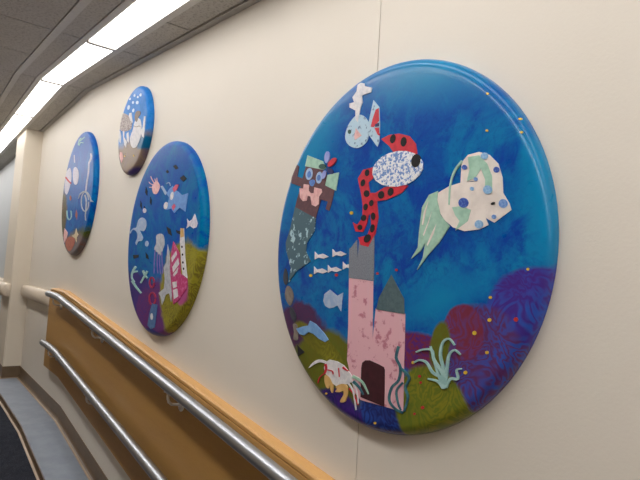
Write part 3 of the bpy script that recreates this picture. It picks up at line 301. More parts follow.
('A', 'a_coral', 'coral', 'coral_green', 3, [(0.2468, -0.3229), (0.2442, -0.321), (0.2404, -0.3179), (0.2355, -0.3146), (0.2294, -0.3123), (0.2217, -0.3117), (0.2129, -0.3119), (0.2048, -0.3126), (0.1991, -0.313), (0.2398, -0.3283), (0.2375, -0.3259), (0.2344, -0.3226), (0.2306, -0.3194), (0.2264, -0.3173), (0.2202, -0.3163), (0.2121, -0.3161), (0.2041, -0.3163), (0.1985, -0.3162)], None, 'strip'),
('A', 'a_coral', 'coral', 'coral_green', 3, [(0.2457, -0.3184), (0.2421, -0.3131), (0.2371, -0.3055), (0.2314, -0.2964), (0.2259, -0.2868), (0.2201, -0.2751), (0.2138, -0.2616), (0.208, -0.2489), (0.2039, -0.2401), (0.2375, -0.3225), (0.2345, -0.3169), (0.23, -0.309), (0.2248, -0.2995), (0.2198, -0.2893), (0.2145, -0.2773), (0.2087, -0.2634), (0.2035, -0.2505), (0.2, -0.2414)], None, 'strip'),
('A', 'a_specks', 'paint_dot', 'yellow_paint', 1, [(0.332, 0.319), (0.331, 0.3212), (0.3287, 0.3225), (0.3265, 0.3223), (0.3256, 0.3205), (0.3267, 0.3183), (0.329, 0.3169), (0.3312, 0.3172)], None),
('A', 'a_specks', 'paint_dot', 'yellow_paint', 1, [(0.4064, 0.2501), (0.4055, 0.2522), (0.4035, 0.2534), (0.4015, 0.253), (0.4007, 0.2513), (0.4016, 0.2493), (0.4037, 0.2481), (0.4057, 0.2485)], None),
('A', 'a_specks', 'paint_dot', 'yellow_paint', 1, [(0.4149, 0.2194), (0.414, 0.2214), (0.412, 0.2225), (0.41, 0.2221), (0.4092, 0.2204), (0.4101, 0.2184), (0.4121, 0.2173), (0.4141, 0.2177)], None),
('A', 'a_specks', 'paint_dot', 'yellow_paint', 1, [(0.3343, 0.2368), (0.3333, 0.239), (0.331, 0.2402), (0.3288, 0.2398), (0.328, 0.238), (0.329, 0.2359), (0.3313, 0.2347), (0.3335, 0.2351)], None),
('A', 'a_specks', 'paint_dot', 'yellow_paint', 1, [(0.4406, -0.0589), (0.4397, -0.0571), (0.4377, -0.0564), (0.4358, -0.0572), (0.435, -0.0591), (0.4359, -0.0609), (0.4379, -0.0616), (0.4399, -0.0608)], None),
('A', 'a_specks', 'paint_dot', 'yellow_paint', 1, [(0.3587, -0.1194), (0.3576, -0.1173), (0.355, -0.1165), (0.3525, -0.1176), (0.3515, -0.1199), (0.3527, -0.122), (0.3553, -0.1227), (0.3578, -0.1216)], None),
('A', 'a_specks', 'paint_dot', 'yellow_paint', 1, [(0.3592, -0.1656), (0.3578, -0.1631), (0.3546, -0.1622), (0.3514, -0.1637), (0.3502, -0.1665), (0.3517, -0.1691), (0.3549, -0.1699), (0.358, -0.1685)], None),
('A', 'a_specks', 'paint_dot', 'yellow_paint', 1, [(0.3243, -0.1964), (0.3227, -0.1935), (0.319, -0.1926), (0.3153, -0.1943), (0.314, -0.1976), (0.3156, -0.2004), (0.3194, -0.2013), (0.3229, -0.1996)], None),
('A', 'a_specks', 'paint_dot', 'yellow_paint', 1, [(0.3556, -0.2325), (0.3544, -0.2303), (0.3515, -0.2297), (0.3486, -0.2311), (0.3476, -0.2337), (0.3489, -0.236), (0.3518, -0.2366), (0.3546, -0.2351)], None),
('A', 'a_specks', 'paint_dot', 'red_paint', 1, [(0.4203, -0.1586), (0.4188, -0.1557), (0.4152, -0.1547), (0.4118, -0.1563), (0.4105, -0.1596), (0.412, -0.1626), (0.4156, -0.1635), (0.419, -0.1619)], None),
('A', 'a_specks', 'paint_dot', 'yellow_paint', 1, [(0.3233, -0.1954), (0.322, -0.1931), (0.3189, -0.1924), (0.316, -0.1938), (0.3149, -0.1964), (0.3162, -0.1988), (0.3193, -0.1994), (0.3222, -0.1981)], None),
('A', 'a_specks', 'paint_dot', 'yellow_paint', 1, [(0.305, -0.282), (0.3035, -0.2795), (0.3, -0.279), (0.2967, -0.2807), (0.2954, -0.2837), (0.297, -0.2862), (0.3004, -0.2868), (0.3038, -0.285)], None),
('A', 'a_specks', 'paint_dot', 'yellow_paint', 1, [(0.156, -0.2848), (0.1544, -0.2826), (0.1511, -0.2821), (0.1478, -0.2837), (0.1466, -0.2863), (0.1481, -0.2886), (0.1515, -0.289), (0.1547, -0.2875)], None),
('A', 'a_specks', 'paint_dot', 'red_paint', 1, [(0.181, -0.3264), (0.1797, -0.3246), (0.1769, -0.3242), (0.1741, -0.3256), (0.1731, -0.3279), (0.1744, -0.3298), (0.1772, -0.3301), (0.18, -0.3287)], None),
('A', 'a_specks', 'paint_dot', 'red_paint', 1, [(0.1914, -0.3808), (0.1898, -0.3784), (0.1862, -0.3781), (0.1827, -0.38), (0.1814, -0.383), (0.183, -0.3853), (0.1866, -0.3856), (0.1901, -0.3837)], None),
('A', 'a_specks', 'paint_dot', 'red_paint', 1, [(0.1664, -0.4006), (0.1651, -0.3988), (0.1623, -0.3986), (0.1595, -0.4001), (0.1584, -0.4025), (0.1597, -0.4043), (0.1626, -0.4045), (0.1654, -0.4029)], None),
('A', 'a_specks', 'paint_dot', 'red_paint', 1, [(0.177, -0.3129), (0.1755, -0.3108), (0.1722, -0.3103), (0.1691, -0.3119), (0.1679, -0.3146), (0.1694, -0.3167), (0.1726, -0.3171), (0.1758, -0.3156)], None),
('A', 'a_specks', 'paint_dot', 'yellow_paint', 1, [(-0.2651, -0.0945), (-0.2676, -0.0914), (-0.273, -0.0903), (-0.2782, -0.0918), (-0.2801, -0.095), (-0.2776, -0.0981), (-0.2721, -0.0993), (-0.2669, -0.0978)], None),
('A', 'a_specks', 'paint_dot', 'yellow_paint', 1, [(-0.0936, 0.084), (-0.0961, 0.0876), (-0.1014, 0.0893), (-0.1066, 0.0882), (-0.1085, 0.0849), (-0.106, 0.0812), (-0.1006, 0.0795), (-0.0955, 0.0806)], None),
('A', 'a_specks', 'paint_dot', 'red_paint', 1, [(0.0196, -0.0799), (0.0181, -0.0777), (0.0147, -0.0769), (0.0115, -0.0779), (0.0103, -0.0802), (0.0119, -0.0825), (0.0152, -0.0833), (0.0184, -0.0823)], None),
('A', 'a_specks', 'paint_dot', 'red_paint', 1, [(0.0864, -0.0692), (0.085, -0.0671), (0.0819, -0.0663), (0.0789, -0.0672), (0.0778, -0.0695), (0.0792, -0.0716), (0.0823, -0.0725), (0.0853, -0.0715)], None),
('A', 'a_specks', 'paint_dot', 'red_paint', 1, [(-0.1444, -0.0891), (-0.1466, -0.0862), (-0.1514, -0.0851), (-0.1561, -0.0865), (-0.1578, -0.0896), (-0.1555, -0.0925), (-0.1507, -0.0936), (-0.1461, -0.0922)], None),
('A', 'a_specks', 'paint_dot', 'yellow_paint', 1, [(0.0381, -0.4532), (0.0367, -0.4514), (0.0335, -0.4513), (0.0304, -0.453), (0.0292, -0.4554), (0.0307, -0.4573), (0.0339, -0.4574), (0.037, -0.4557)], None),
('A', 'a_specks', 'paint_dot', 'yellow_paint', 1, [(-0.1621, -0.4216), (-0.1636, -0.4199), (-0.1668, -0.4197), (-0.1699, -0.4212), (-0.171, -0.4234), (-0.1695, -0.425), (-0.1663, -0.4252), (-0.1632, -0.4237)], None),
('B', 'b_bf0', 'black_fish', 'black_felt', 1, [(0.1059, 0.3386), (0.139, 0.3417), (0.1725, 0.321), (0.1439, 0.3172)], None),
('B', 'b_bf1', 'black_fish', 'black_felt', 1, [(0.0189, 0.3251), (0.0421, 0.3284), (0.0605, 0.3154), (0.0375, 0.312)], None),
('B', 'b_bf2', 'black_fish', 'black_felt', 1, [(0.2003, 0.2706), (0.2412, 0.279), (0.2794, 0.2588), (0.2434, 0.2484)], None),
('B', 'b_bf3', 'black_fish', 'black_felt', 1, [(-0.2475, 0.2757), (-0.2179, 0.2479), (-0.2168, 0.223), (-0.2492, 0.2424)], None),
('B', 'b_bf4', 'black_fish', 'black_felt', 1, [(-0.3123, 0.2057), (-0.2885, 0.187), (-0.2814, 0.1571), (-0.31, 0.1759)], None),
('B', 'b_bf5', 'black_fish', 'black_felt', 1, [(-0.2467, 0.1715), (-0.2248, 0.1575), (-0.2256, 0.1411), (-0.2514, 0.151)], None),
('B', 'b_bf6', 'black_fish', 'black_felt', 1, [(-0.1648, 0.2145), (-0.142, 0.1924), (-0.1455, 0.1684), (-0.1674, 0.1862)], None),
('B', 'b_bf7', 'black_fish', 'black_felt', 1, [(0.0837, 0.0498), (0.1342, 0.0368), (0.1597, 0.003), (0.1139, 0.0152)], None),
('B', 'b_bf8', 'black_fish', 'black_felt', 1, [(0.2003, 0.0293), (0.2585, 0.0217), (0.2545, 0.0062), (0.2176, 0.0144)], None),
('B', 'b_bf9', 'black_fish', 'black_felt', 1, [(-0.3623, -0.0873), (-0.2713, -0.0854), (-0.2726, -0.1003), (-0.3447, -0.1075)], None),
('B', 'b_bf10', 'black_fish', 'black_felt', 1, [(-0.1712, -0.0731), (-0.1315, -0.0891), (-0.1182, -0.1088), (-0.1553, -0.1027)], None),
('B', 'b_jelly', 'pink_jellyfish', 'skin_pink', 1, [(-0.1469, 0.2738), (-0.1341, 0.2804), (-0.1167, 0.2865), (-0.1001, 0.2891), (-0.0855, 0.2862), (-0.0717, 0.2798), (-0.0604, 0.2729), (-0.0512, 0.2664), (-0.0445, 0.2593), (-0.0432, 0.2514), (-0.0496, 0.2412), (-0.0614, 0.2302), (-0.075, 0.2228), (-0.0905, 0.2209), (-0.108, 0.2228), (-0.1233, 0.2271), (-0.1354, 0.2346), (-0.1452, 0.2446), (-0.1514, 0.2539), (-0.1539, 0.2613), (-0.1528, 0.2678)], 'small pink paper jellyfish'),
('B', 'b_jelly', 'tentacle', 'skin_pink', 1, [(-0.1382, 0.2748), (-0.1474, 0.2771), (-0.1608, 0.2805), (-0.1747, 0.2842), (-0.1852, 0.2873), (-0.1916, 0.2899), (-0.1964, 0.2925), (-0.2, 0.2949), (-0.2028, 0.2966), (-0.1421, 0.2714), (-0.1512, 0.2739), (-0.1645, 0.2775), (-0.1788, 0.2814), (-0.1903, 0.2851), (-0.1981, 0.2885), (-0.2034, 0.2917), (-0.2068, 0.2943), (-0.2092, 0.2961)], None, 'strip'),
('B', 'b_jelly', 'tentacle', 'skin_pink', 1, [(-0.1215, 0.2803), (-0.1303, 0.2858), (-0.1429, 0.2939), (-0.1561, 0.3024), (-0.1662, 0.3092), (-0.1723, 0.3139), (-0.1764, 0.3177), (-0.1791, 0.3206), (-0.1812, 0.3228), (-0.131, 0.2792), (-0.1393, 0.2848), (-0.1516, 0.2929), (-0.1645, 0.3016), (-0.1745, 0.3086), (-0.1805, 0.3137), (-0.1843, 0.3178), (-0.1866, 0.3208), (-0.1882, 0.3229)], None, 'strip'),
('B', 'b_jelly', 'tentacle', 'skin_pink', 1, [(-0.1002, 0.2841), (-0.1047, 0.2881), (-0.1109, 0.294), (-0.1172, 0.2999), (-0.1217, 0.3039), (-0.1107, 0.284), (-0.1142, 0.288), (-0.1195, 0.2939), (-0.1248, 0.2998), (-0.1283, 0.3039)], None, 'strip'),
('B', 'b_jelly', 'tentacle', 'skin_pink', 1, [(-0.083, 0.285), (-0.0853, 0.289), (-0.0883, 0.2947), (-0.0913, 0.3005), (-0.0936, 0.3045), (-0.0941, 0.2858), (-0.0953, 0.2897), (-0.0973, 0.2954), (-0.0994, 0.3012), (-0.1006, 0.3051)], None, 'strip'),
('B', 'b_jelly', 'tentacle', 'skin_pink', 1, [(-0.1492, 0.2639), (-0.1583, 0.2646), (-0.1719, 0.2658), (-0.1855, 0.2669), (-0.1949, 0.2677), (-0.1482, 0.2597), (-0.1575, 0.2608), (-0.1711, 0.2623), (-0.1848, 0.2638), (-0.1943, 0.265)], None, 'strip'),
('B', 'b_ray', 'blue_ray', 'ray_blue', 1, [(0.0503, 0.2116), (0.0853, 0.2312), (0.1212, 0.2427), (0.1535, 0.221), (0.1925, 0.2085), (0.241, 0.1875), (0.3089, 0.1907), (0.3028, 0.1505), (0.2939, 0.1075), (0.2534, 0.1221), (0.2253, 0.1311), (0.1663, 0.1095), (0.124, 0.1343), (0.067, 0.1305), (0.0354, 0.1402), (0.0805, 0.1598), (0.09, 0.1893)], 'pale blue paper ray'),
('B', 'b_ray', 'patch', 'rose_paper', 2, [(0.1242, 0.2275), (0.1582, 0.2442), (0.1953, 0.2404), (0.1778, 0.2187), (0.1467, 0.2082)], None),
('B', 'b_ray', 'patch', 'rose_paper', 2, [(0.132, 0.1412), (0.1574, 0.1542), (0.182, 0.1414), (0.1547, 0.1212)], None),
('B', 'b_ray', 'spot', 'white_paper', 2, [(0.1462, 0.1906), (0.1451, 0.2025), (0.1365, 0.2112), (0.1235, 0.2133), (0.1111, 0.2079), (0.1041, 0.197), (0.1052, 0.1849), (0.114, 0.1763), (0.1271, 0.1743), (0.1393, 0.1798)], None),
('B', 'b_ray', 'spot', 'white_paper', 2, [(0.0824, 0.1489), (0.0801, 0.1599), (0.0689, 0.1681), (0.0529, 0.1704), (0.0382, 0.1658), (0.0304, 0.156), (0.0328, 0.1449), (0.0442, 0.1367), (0.0603, 0.1346), (0.0748, 0.1393)], None),
('B', 'b_ray', 'arm', 'grey_blue', 1, [(-0.0359, 0.2562), (-0.0091, 0.2559), (0.0598, 0.2131), (0.0358, 0.2053)], None),
('B', 'b_ray', 'feeler', 'grey_blue', 2, [(0.0437, 0.2584), (0.0503, 0.2592), (0.0595, 0.2605), (0.0684, 0.2612), (0.0731, 0.2609), (0.077, 0.2587), (0.0822, 0.254), (0.0866, 0.2489), (0.0898, 0.2454), (0.0366, 0.2634), (0.0434, 0.2641), (0.0534, 0.2652), (0.065, 0.2657), (0.0771, 0.2642), (0.0857, 0.2597), (0.0912, 0.2542), (0.0953, 0.249), (0.0981, 0.2455)], None, 'strip'),
('B', 'b_wf', 'white_fish', 'lilac_white', 1, [(0.3167, 0.0754), (0.3408, 0.0618), (0.372, 0.0692), (0.3949, 0.0931), (0.4146, 0.0704), (0.4308, 0.0495), (0.4212, 0.0331), (0.3903, 0.0296), (0.3525, 0.0426), (0.318, 0.0322), (0.3273, 0.0541)], 'white paper fish'),
('B', 'b_dot', 'paper_dot', 'lilac_white', 1, [(-0.2103, 0.1451), (-0.2171, 0.1532), (-0.2312, 0.159), (-0.2474, 0.16), (-0.2594, 0.156), (-0.2626, 0.1484), (-0.2557, 0.1401), (-0.2414, 0.1344), (-0.2252, 0.1335), (-0.2134, 0.1375)], None),
('B', 'b_sea', 'grey_seahorse', 'grey_blue', 1, [(-0.321, 0.0996), (-0.3045, 0.1066), (-0.284, 0.1109), (-0.2634, 0.1118), (-0.2425, 0.1084), (-0.2215, 0.1018), (-0.2054, 0.0939), (-0.1952, 0.085), (-0.1896, 0.0747), (-0.1895, 0.0647), (-0.1958, 0.0542), (-0.2075, 0.0439), (-0.2223, 0.0373), (-0.2447, 0.0385), (-0.2704, 0.0435), (-0.2831, 0.0434), (-0.2699, 0.0329), (-0.2437, 0.0175), (-0.2263, 0.0046), (-0.2262, -0.0034), (-0.2344, -0.0091), (-0.2457, -0.0131), (-0.2602, -0.0142), (-0.278, -0.0135), (-0.2933, -0.0147), (-0.3035, -0.021), (-0.3112, -0.0292), (-0.3181, -0.0336), (-0.3264, -0.0314), (-0.3341, -0.0253), (-0.3368, -0.0182), (-0.3297, -0.0108), (-0.3176, -0.0024), (-0.3107, 0.0066), (-0.3122, 0.0167), (-0.3187, 0.0275), (-0.3303, 0.0366), (-0.3501, 0.044), (-0.3754, 0.0497), (-0.3971, 0.0516), (-0.4118, 0.0462), (-0.4227, 0.0367), (-0.4308, 0.031), (-0.4379, 0.0329), (-0.4421, 0.0385), (-0.4394, 0.0444), (-0.4259, 0.0499), (-0.4056, 0.0556), (-0.3863, 0.0598), (-0.3699, 0.0603), (-0.3544, 0.0594), (-0.3416, 0.0624), (-0.3344, 0.0731), (-0.3298, 0.0878)], 'grey paper seahorse'),
('B', 'b_dot2', 'paper_dot', 'grey_blue', 1, [(-0.1385, -0.0294), (-0.1453, -0.0203), (-0.1589, -0.0146), (-0.1744, -0.0143), (-0.1857, -0.0197), (-0.1884, -0.0287), (-0.1815, -0.0378), (-0.1676, -0.0435), (-0.1523, -0.0436), (-0.1412, -0.0382)], None),
('B', 'b_jg', 'grey_jellyfish', 'pale_grey', 1, [(-0.0387, 0.008), (-0.0263, 0.0142), (-0.0076, 0.0175), (0.0107, 0.0182), (0.0276, 0.0166), (0.0441, 0.0125), (0.0576, 0.0056), (0.0674, -0.0057), (0.0742, -0.0197), (0.0773, -0.0324), (0.0755, -0.0417), (0.0699, -0.0499), (0.0631, -0.0584), (0.0562, -0.0698), (0.0481, -0.0816), (0.0376, -0.0885), (0.023, -0.0868), (0.0058, -0.0801), (-0.0106, -0.0733), (-0.0271, -0.0687), (-0.0428, -0.0641), (-0.0517, -0.0578), (-0.0484, -0.0487), (-0.0381, -0.0381), (-0.0311, -0.027), (-0.0337, -0.0148), (-0.0394, -0.002)], 'pale grey paper jellyfish'),
('B', 'b_jg', 'tentacle', 'violet_paper', 1, [(-0.0443, -0.0615), (-0.0441, -0.0728), (-0.0439, -0.0891), (-0.0435, -0.107), (-0.0426, -0.1234), (-0.0408, -0.1387), (-0.0383, -0.1542), (-0.0359, -0.1677), (-0.0342, -0.1772), (-0.0321, -0.0619), (-0.0322, -0.0732), (-0.0324, -0.0894), (-0.0324, -0.1072), (-0.0318, -0.1235), (-0.0304, -0.1387), (-0.0283, -0.1541), (-0.0262, -0.1676), (-0.0249, -0.177)], None, 'strip'),
('B', 'b_jg', 'tentacle', 'violet_paper', 1, [(-0.0062, -0.0731), (-0.0065, -0.082), (-0.007, -0.0947), (-0.0069, -0.1091), (-0.0051, -0.123), (-0.0004, -0.1373), (0.0062, -0.1527), (0.0128, -0.1663), (0.0174, -0.1758), (0.0057, -0.0736), (0.0051, -0.0824), (0.0042, -0.095), (0.004, -0.1092), (0.0055, -0.1229), (0.0097, -0.137), (0.0159, -0.1521), (0.0221, -0.1658), (0.0263, -0.1752)], None, 'strip'),
('B', 'b_jg', 'tentacle', 'violet_paper', 1, [(0.022, -0.0808), (0.0226, -0.088), (0.0233, -0.0981), (0.0247, -0.1101), (0.0276, -0.1226), (0.033, -0.137), (0.0403, -0.1533), (0.0474, -0.1682), (0.0523, -0.1785), (0.0337, -0.0811), (0.034, -0.0882), (0.0343, -0.0983), (0.0354, -0.1101), (0.0379, -0.1223), (0.0429, -0.1366), (0.0498, -0.1528), (0.0565, -0.1676), (0.0611, -0.1779)], None, 'strip'),
('B', 'b_jg', 'tentacle', 'violet_paper', 1, [(0.0438, -0.0697), (0.0466, -0.0791), (0.0505, -0.0927), (0.055, -0.1079), (0.0596, -0.1222), (0.0647, -0.1364), (0.0703, -0.1514), (0.0755, -0.1647), (0.0791, -0.1739), (0.0553, -0.0696), (0.0578, -0.079), (0.0613, -0.0926), (0.0655, -0.1077), (0.0697, -0.1219), (0.0744, -0.136), (0.0797, -0.151), (0.0845, -0.1642), (0.0878, -0.1734)], None, 'strip'),
('B', 'b_spire', 'grey_spire', 'pale_grey', 1, [(0.1169, -0.0366), (0.1426, -0.0698), (0.1604, -0.1207), (0.1865, -0.1763), (0.2136, -0.2661), (0.211, -0.2981), (0.1815, -0.2609), (0.1403, -0.2706), (0.1267, -0.2969), (0.1065, -0.3201), (0.0788, -0.2818), (0.0521, -0.2686), (0.1155, -0.2429), (0.1159, -0.1991), (0.0889, -0.1439), (0.119, -0.1213)], 'pale grey paper spire'),
('B', 'b_rocket', 'magenta_tower', 'magenta_paper', 2, [(0.1833, -0.023), (0.2653, -0.0771), (0.2953, -0.1708), (0.3705, -0.1893), (0.3698, -0.2297), (0.2966, -0.2851), (0.2399, -0.3079), (0.2094, -0.2451), (0.1712, -0.1465), (0.1672, -0.0989)], 'magenta paper tower with white patches'),
('B', 'b_rocket', 'patch', 'white_paper', 3, [(0.1801, -0.0988), (0.228, -0.0665), (0.2403, -0.0842), (0.1899, -0.1203)], None),
('B', 'b_rocket', 'patch', 'white_paper', 3, [(0.1978, -0.1416), (0.2571, -0.0983), (0.2747, -0.1261), (0.2118, -0.1663)], None),
('B', 'b_rocket', 'patch', 'white_paper', 3, [(0.2133, -0.174), (0.2654, -0.1409), (0.2597, -0.1656), (0.2244, -0.1843)], None),
('B', 'b_rocket', 'patch', 'white_paper', 3, [(0.2114, -0.2096), (0.2601, -0.204), (0.2683, -0.228), (0.2259, -0.2372)], None),
('B', 'b_rocket', 'patch', 'white_paper', 3, [(0.2272, -0.2442), (0.2731, -0.2347), (0.29, -0.2683), (0.2443, -0.2852)], None),
('B', 'b_tower', 'white_tower', 'white_paper', 2, [(0.2558, 0.0359), (0.2908, 0.0332), (0.3092, -0.0286), (0.3288, -0.0978), (0.3621, -0.1707), (0.3698, -0.186), (0.3173, -0.1708), (0.299, -0.1368), (0.2865, -0.0981), (0.261, -0.0279)], 'thin white paper tower'),
('B', 'b_tower', 'tower_top', 'ochre_paper', 3, [(0.2558, 0.0359), (0.2908, 0.0332), (0.3012, -0.0041), (0.264, -0.0067)], 'ochre tower top'),
('B', 'b_tower', 'window', 'black_felt', 3, [(0.2978, -0.0493), (0.2946, -0.0454), (0.2882, -0.0437), (0.2825, -0.0452), (0.2807, -0.0492), (0.284, -0.0532), (0.2903, -0.0548), (0.2961, -0.0533)], None),
('B', 'b_tower', 'window', 'black_felt', 3, [(0.3111, -0.0841), (0.3079, -0.0802), (0.3016, -0.0785), (0.2959, -0.0802), (0.2942, -0.0841), (0.2974, -0.088), (0.3037, -0.0896), (0.3094, -0.088)], None),
('B', 'b_tower', 'window', 'black_felt', 3, [(0.3209, -0.1185), (0.3178, -0.1146), (0.3115, -0.1131), (0.3059, -0.1148), (0.3041, -0.1187), (0.3073, -0.1226), (0.3136, -0.1241), (0.3192, -0.1224)], None),
('B', 'b_tower', 'window', 'black_felt', 3, [(0.3327, -0.1457), (0.3296, -0.1419), (0.3234, -0.1404), (0.3178, -0.1421), (0.316, -0.1461), (0.3192, -0.1499), (0.3254, -0.1513), (0.331, -0.1496)], None),
('B', 'b_weed', 'seaweed', 'coral_green', 2, [(-0.3119, -0.1454), (-0.32, -0.1499), (-0.3324, -0.1565), (-0.3456, -0.1646), (-0.3555, -0.173), (-0.3617, -0.1819), (-0.3657, -0.1913), (-0.3667, -0.2008), (-0.3632, -0.2098), (-0.3521, -0.218), (-0.3361, -0.225), (-0.3207, -0.2306), (-0.3104, -0.2343), (-0.2828, -0.1519), (-0.2916, -0.1563), (-0.3041, -0.1624), (-0.3165, -0.1694), (-0.3255, -0.1763), (-0.3316, -0.1838), (-0.3361, -0.1922), (-0.3378, -0.2004), (-0.3362, -0.2073), (-0.3287, -0.2133), (-0.3158, -0.2195), (-0.3019, -0.225), (-0.2924, -0.229)], None, 'strip'),
('B', 'b_weed', 'seaweed', 'coral_green', 2, [(-0.3351, -0.1845), (-0.3205, -0.1828), (-0.2993, -0.1805), (-0.2783, -0.1782), (-0.2642, -0.1765), (-0.3438, -0.1731), (-0.3285, -0.1724), (-0.3065, -0.171), (-0.2847, -0.1697), (-0.2699, -0.1689)], None, 'strip'),
('B', 'b_weed', 'seaweed', 'coral_green', 2, [(-0.3548, -0.2286), (-0.342, -0.2339), (-0.324, -0.2416), (-0.3032, -0.2503), (-0.282, -0.2583), (-0.2586, -0.2661), (-0.2329, -0.274), (-0.2099, -0.2809), (-0.194, -0.2856), (-0.3262, -0.2213), (-0.3146, -0.227), (-0.2982, -0.2349), (-0.2793, -0.2436), (-0.2604, -0.2515), (-0.2391, -0.2593), (-0.2151, -0.2675), (-0.1933, -0.2747), (-0.1785, -0.2797)], None, 'strip'),
('B', 'b_weed', 'seaweed', 'coral_green', 2, [(-0.2008, -0.1688), (-0.1957, -0.1722), (-0.1886, -0.1772), (-0.1798, -0.1829), (-0.1698, -0.1884), (-0.1574, -0.1937), (-0.1435, -0.1989), (-0.1308, -0.2035), (-0.1219, -0.2065), (-0.1713, -0.1642), (-0.1674, -0.1678), (-0.1618, -0.1728), (-0.155, -0.1782), (-0.1476, -0.1831), (-0.1378, -0.188), (-0.1256, -0.1932), (-0.1141, -0.198), (-0.1062, -0.2014)], None, 'strip'),
('B', 'b_weed', 'seaweed', 'coral_green', 2, [(-0.1363, -0.1664), (-0.1438, -0.1725), (-0.1548, -0.1813), (-0.1672, -0.191), (-0.1784, -0.2), (-0.189, -0.2085), (-0.1997, -0.2171), (-0.2091, -0.2247), (-0.2155, -0.2301), (-0.1081, -0.1712), (-0.1166, -0.1771), (-0.1286, -0.1856), (-0.1419, -0.1951), (-0.1541, -0.2038), (-0.1656, -0.212), (-0.1774, -0.2204), (-0.1878, -0.2278), (-0.1953, -0.233)], None, 'strip'),
('B', 'b_loop', 'coil', 'crimson', 2, [(-0.0277, -0.2211), (-0.0278, -0.2233), (-0.0278, -0.2264), (-0.028, -0.2298), (-0.0287, -0.2325), (-0.03, -0.2348), (-0.0316, -0.237), (-0.0336, -0.239), (-0.0356, -0.2405), (-0.0376, -0.2415), (-0.0396, -0.2423), (-0.0412, -0.2427), (-0.0421, -0.2429), (-0.0427, -0.2429), (-0.0441, -0.2428), (-0.046, -0.2425), (-0.0482, -0.2419), (-0.0507, -0.2409), (-0.0536, -0.2394), (-0.0564, -0.2376), (-0.0588, -0.2356), (-0.0611, -0.2333), (-0.0631, -0.2307), (-0.0647, -0.2279), (-0.0659, -0.2252), (-0.0666, -0.2223), (-0.0669, -0.2194), (-0.0668, -0.2165), (-0.0662, -0.2138), (-0.0652, -0.2112), (-0.0637, -0.2088), (-0.0619, -0.2067), (-0.06, -0.2049), (-0.0579, -0.2036), (-0.0558, -0.2025), (-0.0538, -0.2019), (-0.0526, -0.2016), (-0.0519, -0.2015), (-0.0508, -0.2015), (-0.0493, -0.2017), (-0.0475, -0.2021), (-0.0452, -0.2028), (-0.0424, -0.204), (-0.0396, -0.2056), (-0.0371, -0.2073), (-0.0347, -0.2097), (-0.0324, -0.2127), (-0.0303, -0.2156), (-0.0289, -0.2176), (-0.0078, -0.2208), (-0.0078, -0.223), (-0.0078, -0.2262), (-0.0081, -0.2299), (-0.009, -0.2332), (-0.0105, -0.2362), (-0.0126, -0.2389), (-0.0152, -0.2415), (-0.0184, -0.2438), (-0.0222, -0.2459), (-0.0267, -0.2477), (-0.0321, -0.2491), (-0.0383, -0.25), (-0.0451, -0.2502), (-0.0514, -0.2498), (-0.0572, -0.2488), (-0.0624, -0.2474), (-0.067, -0.2457), (-0.0711, -0.2436), (-0.0748, -0.2412), (-0.078, -0.2387), (-0.0807, -0.2359), (-0.0831, -0.2328), (-0.085, -0.2296), (-0.0864, -0.2264), (-0.0872, -0.2231), (-0.0876, -0.2197), (-0.0874, -0.2164), (-0.0867, -0.2132), (-0.0855, -0.2101), (-0.0837, -0.2072), (-0.0814, -0.2044), (-0.0786, -0.2019), (-0.0751, -0.1997), (-0.071, -0.1977), (-0.0661, -0.196), (-0.0603, -0.1948), (-0.0537, -0.1942), (-0.0471, -0.1943), (-0.0409, -0.1949), (-0.0353, -0.1961), (-0.0304, -0.1977), (-0.0261, -0.1996), (-0.0221, -0.2018), (-0.0186, -0.2043), (-0.0156, -0.2073), (-0.013, -0.2106), (-0.011, -0.2135), (-0.0096, -0.2156)], None, 'strip'),
